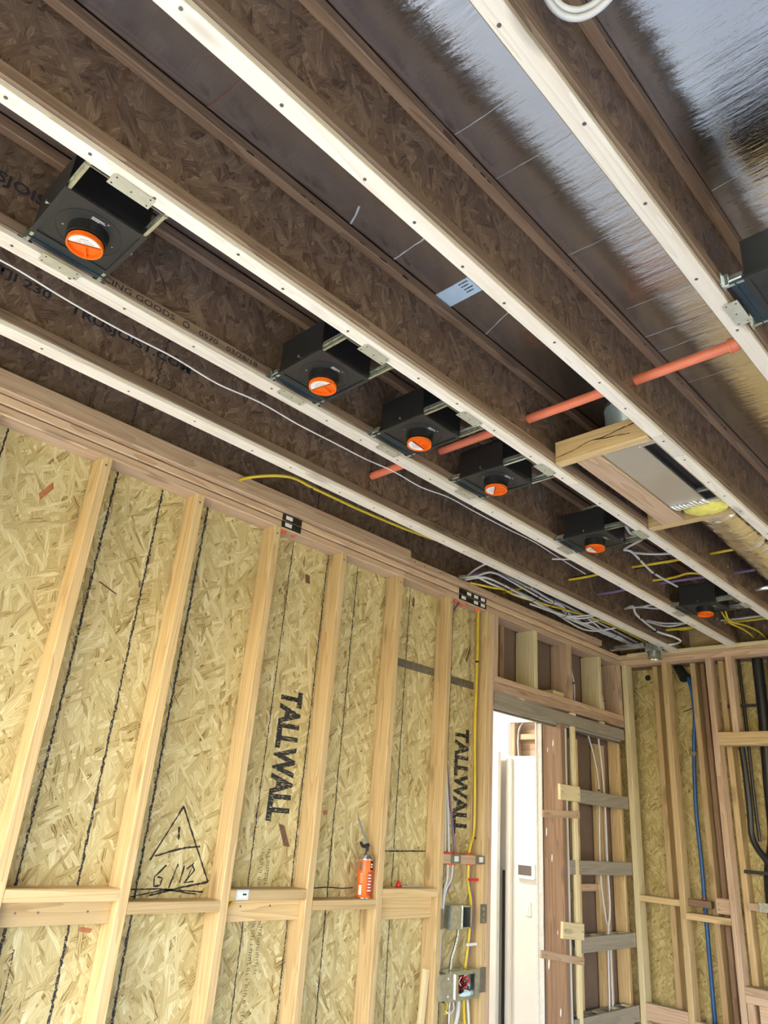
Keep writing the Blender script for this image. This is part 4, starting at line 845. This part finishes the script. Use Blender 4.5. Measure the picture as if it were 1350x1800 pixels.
# steel junction box
eb = thing('steel_switch_box', 'shiny single steel switch box mounted between the studs', 'electrical box', (-.03, 3.17, 1.05))
MB().box(-.060, -.006, 3.080, 3.165, 1.055, 1.155).build('box_side', M['galv'], eb)
s = MB(); s.box(-.058, -.004, 3.165, 3.172, 1.055, 1.155); s.box(-.060, -.004, 3.172, 3.232, 1.148, 1.155); s.box(-.060, -.004, 3.172, 3.232, 1.055, 1.062); s.box(-.060, -.004, 3.228, 3.235, 1.055, 1.155); s.build('box_frame', M['galv'], eb)
MB().box(-.062, -.058, 3.165, 3.235, 1.055, 1.155).build('box_back', M['cavity'], eb)
MB().box(.0005, .0022, 2.995, 3.012, 1.06, 1.145).build('mounting_flange', M['strap'], eb); MB().box(.0005, .0020, 3.300, 3.352, 1.075, 1.160).build('mounting_flange', M['strap'], eb)
s = MB()
for z in (1.09, 1.115, 1.14): s.ring((.0021, 3.325, z), (1, 0, 0), .008, .005, .0012, 12)
s.build('flange_teeth', M['chrome'], eb)
# flexible armoured conduit
fc = thing('armoured_conduit', 'ribbed steel flexible conduit linking the two electrical boxes', 'conduit', (-.03, 3.16, .95))
path = [Vector(p) for p in ((-.03, 3.168, 1.056), (-.03, 3.165, 1.02), (-.03, 3.145, .97), (-.03, 3.125, .93), (-.03, 3.118, .885))]
s = MB(); T = 64; pv = []
s.tube(path, lambda t: .0085+.0016*math.sin(t*T*math.pi*.9), 10, 24); s.build('conduit_ribs', M['chrome'], fc)
s = MB().tube([(-.03, 3.118, .762), (-.03, 3.118, .66), (-.03, 3.12, .55)], lambda t: .0085+.0016*math.sin(t*T*math.pi*.9), 10, 32)
o = thing('armoured_conduit', 'ribbed steel flexible conduit leaving the bottom of the open switch box', 'conduit', (-.03, 3.118, .75)); s.build('conduit_ribs', M['chrome'], o)
# open multi-gang box
gb = thing('open_switch_box', 'open steel switch box full of wires beside the door', 'electrical box', (-.02, 3.17, .75))
Y0, Y1, Z0, Z1 = 3.035, 3.290, .766, .884
s = MB(); s.box(-.06, .006, Y0, Y0+.004, Z0, Z1); s.box(-.06, .006, Y1-.004, Y1, Z0, Z1); s.box(-.06, .006, Y0+.004, Y1-.004, Z0, Z0+.004); s.box(-.06, .006, Y0+.004, Y1-.004, Z1-.004, Z1); s.box(-.064, -.06, Y0, Y1, Z0, Z1); s.build('box_shell', M['galv'], gb)
s = MB(); s.box(.0062, .010, Y0, Y0+.085, Z0, Z1); s.box(.0062, .010, Y1-.035, Y1, Z0, Z1); s.box(.0062, .010, Y0+.085, Y1-.035, Z1-.016, Z1); s.box(.0062, .010, Y0+.085, Y1-.035, Z0, Z0+.014); s.build('mud_ring', M['galv'], gb)
MB().box(.0102, .017, Y0+.068, Y0+.088, Z0+.008, Z1-.010).build('ring_lip', M['chrome'], gb)
MB().box(-.055, -.05, Y0+.09, Y1-.04, Z0+.015, Z1-.017).build('box_interior', M['cavity'], gb)
random.seed(21)
for k in range(13):
    y = random.uniform(Y0+.10, Y1-.055); z = random.uniform(Z0+.03, Z1-.035)
    pts = [(-.045, y, z)]+[(-.03+.010*q+random.uniform(-.006, .006), min(max(y+random.uniform(-.03, .03), Y0+.095), Y1-.05), min(max(z+random.uniform(-.03, .03), Z0+.022), Z1-.026)) for q in range(4)]
    MB().tube(pts, .0028, 6, 4).build('inner_wire', M[('red', 'blackc', 'label', 'red', 'blackc')[k % 5]], gb)
MB().box(-.02, .016, 2.990, 3.0345, Z0+.01, Z1-.004).build('side_bracket', M['galv'], gb); MB().box(.0105, .013, Y1+.001, Y1+.048, Z0+.02, Z1+.005).build('side_bracket', M['strap'], gb)
for yy, zz in ((3.055, .79), (3.055, .86)): MB().cyl((.010, yy, zz), (.0112, yy, zz), .005, 10).build('knockout', M['label'], gb)
for pts, r, mat, lab in (([(-.02, 3.09, .765), (-.01, 3.075, .735), (-.005, 3.055, .72)], .005, 'yellow', 'yellow cable end curling below the open switch box'),
    ([(-.02, 3.13, .765), (-.005, 3.12, .735), (.0, 3.09, .722), (-.005, 3.06, .728)], .005, 'white', 'white cable end curling below the open switch box'),
    ([(-.03, 3.185, .765), (-.03, 3.18, .70), (-.03, 3.15, .62), (-.03, 3.14, .50)], .011, 'white', 'thick white cable leaving the bottom of the open switch box'),
    ([(-.03, 3.225, .765), (-.03, 3.23, .70), (-.03, 3.245, .62), (-.03, 3.25, .50)], .008, 'yellow', 'yellow cable leaving the bottom of the open switch box'),
    ([(-.03, 3.25, .765), (-.03, 3.262, .70), (-.03, 3.270, .62), (-.03, 3.275, .50)], .0075, 'white', 'slim white cable leaving the bottom of the open switch box near the door')): cable(pts, r, mat, lab)
# cable staples on the door stud
for y, z, nm, mt in ((3.255, .985, 'white nylon cable strap on the yellow cable', 'label'), (3.255, 1.268, 'red cable staple on the yellow cable', 'red')):
    o = MB().box(-.022, -.014, y-.03, y+.045, z-.006, z+.006).build('cable_staple', M[mt]); tag(o, nm, 'staple')
# cables in the cripple bays and door pocket
for pts, lab in (([(-.06, 4.30, 2.66), (-.06, 4.33, 2.55), (-.06, 4.37, 2.45), (-.06, 4.37, 2.32)], 'white cable in the third bay over the door header'), ([(-.07, 4.68, 2.60), (-.07, 4.73, 2.48), (-.07, 4.78, 2.40), (-.07, 4.78, 2.32)], 'white cable in the last bay over the door header'),
    ([(-.075, 4.56, 2.14), (-.075, 4.64, 1.98), (-.075, 4.68, 1.80), (-.075, 4.66, 1.50), (-.075, 4.66, 1.25), (-.075, 4.70, 1.05), (-.075, 4.74, .95), (-.075, 4.74, .45)], 'left white cable behind the pocket door rails'),
    ([(-.065, 4.68, 2.14), (-.065, 4.71, 1.95), (-.065, 4.73, 1.75), (-.065, 4.73, 1.4), (-.065, 4.74, 1.1), (-.065, 4.70, .95), (-.065, 4.68, .45)], 'right white cable behind the pocket door rails')):
    q = Vector(pts[2]); cable(pts, .006, 'white', lab, ties=((q, Vector(pts[3])-Vector(pts[1])),))
for pts in ([(-.70, RY+.05, 2.26), (-.715, RY+.045, 2.18), (-.69, RY+.045, 2.08), (-.69, RY+.05, 1.97)], [(-.64, RY+.045, 2.26), (-.68, RY+.04, 2.20), (-.685, RY+.035, 2.10), (-.68, RY+.04, 1.97)]):
    cable(pts, .006, 'white', 'white cable inside the square hole of the next room wall', 'cables in the square wall hole')

# ------------------------------------------------------------------ plumbing in the far wall
s = thing('blue_tube', 'blue water tube running down the far wall bay', 'tube', (.4, 5.065, .55))
MB().tube([(.415, 5.075, 2.60), (.43, 5.07, 2.558), (.445, 5.07, 2.464), (.446, 5.07, 2.312), (.428, 5.07, 2.164), (.410, 5.07, 1.947), (.400, 5.07, 1.70), (.405, 5.07, 1.40), (.402, 5.07, 1.06), (.400, 5.07, .60), (.400, 5.07, .3)], .0125, 10, 5).build('tube_run', M['blue'], s)
MB().box(.395, .440, 5.05, 5.056, 2.06, 2.085).build('tube_clip', M['strap'], s); MB().ring((.402, 5.07, 1.206), (0, 0, 1), .018, .012, .008, 14).build('red_collar', M['red'], s)
o = thing('pipe_elbow', 'stubby black pipe elbow poking out under the far wall plate', 'pipe', (.38, 5.06, 2.6))
MB().cyl((.350, 5.09, 2.668), (.405, 5.055, 2.585), .030, 18, .036).build('elbow_barrel', M['abs'], o); MB().cyl((.405, 5.055, 2.585), (.412, 5.05, 2.575), .039, 18).build('elbow_rim', M['abs'], o)
dp = thing('drain_pipe', 'thick black drain pipe standing at the right edge', 'pipe', (.86, 5.06, .3))
MB().tube([(.885, 5.085, 2.671), (.880, 5.085, 2.3), (.862, 5.085, 1.9), (.850, 5.085, 1.6), (.800, 5.08, 1.35), (.798, 5.08, 1.0), (.79, 5.08, .3)], .034, 16, 5).build('pipe_run', M['abs'], dp)
MB().ring((.8, 5.08, 1.21), (0, 0, 1), .04, .0345, .03, 20).build('pipe_coupling', M['abs'], dp)
d2 = thing('vent_pipe', 'slimmer black pipe bending across to the drain pipe', 'pipe', (.75, 5.0, 1.4))
MB().tube([(.742, 5.035, 2.11), (.746, 5.035, 1.932), (.745, 5.035, 1.727), (.740, 5.035, 1.60), (.768, 5.03, 1.52), (.815, 5.02, 1.456), (.838, 5.02, 1.38), (.84, 5.02, 1.1), (.84, 5.02, .8)], .018, 12, 5).build('pipe_run', M['abs'], d2)
d3 = thing('black_tube', 'narrow black tube hanging next to the slim bent pipe', 'tube', (.776, 5.06, 1.5))
MB().tube([(.775, 5.06, 2.671), (.776, 5.06, 2.2), (.772, 5.06, 1.8), (.775, 5.06, 1.56)], .010, 10, 5).build('tube_run', M['abs'], d3)
for z, lab in ((1.39, 'lower black hanger strap holding the drain pipe'), (2.365, 'upper black hanger strap holding the drain pipe')):
    o = MB().box(.682, .86, 5.005 if z < 2 else 5.03, 5.009 if z < 2 else 5.034, z-.010, z+.010).build('hanger_strap', M['tie']); tag(o, lab, 'strap')
o = MB().box(.752, .86, 4.985, 4.994, 1.184, 1.232).build('shiny_tag', M['galv']); tag(o, 'pale silver plate on the block before the drain pipe', 'plate')
s = thing('blue_tube', 'short blue tube at the upper right corner behind the drain pipe', 'tube', (.96, 5.06, 2.5))
MB().tube([(.965, 5.06, 2.671), (.958, 5.06, 2.55), (.955, 5.06, 2.4), (.955, 5.06, 2.2)], .013, 10, 4).build('tube_run', M['blue'], s)
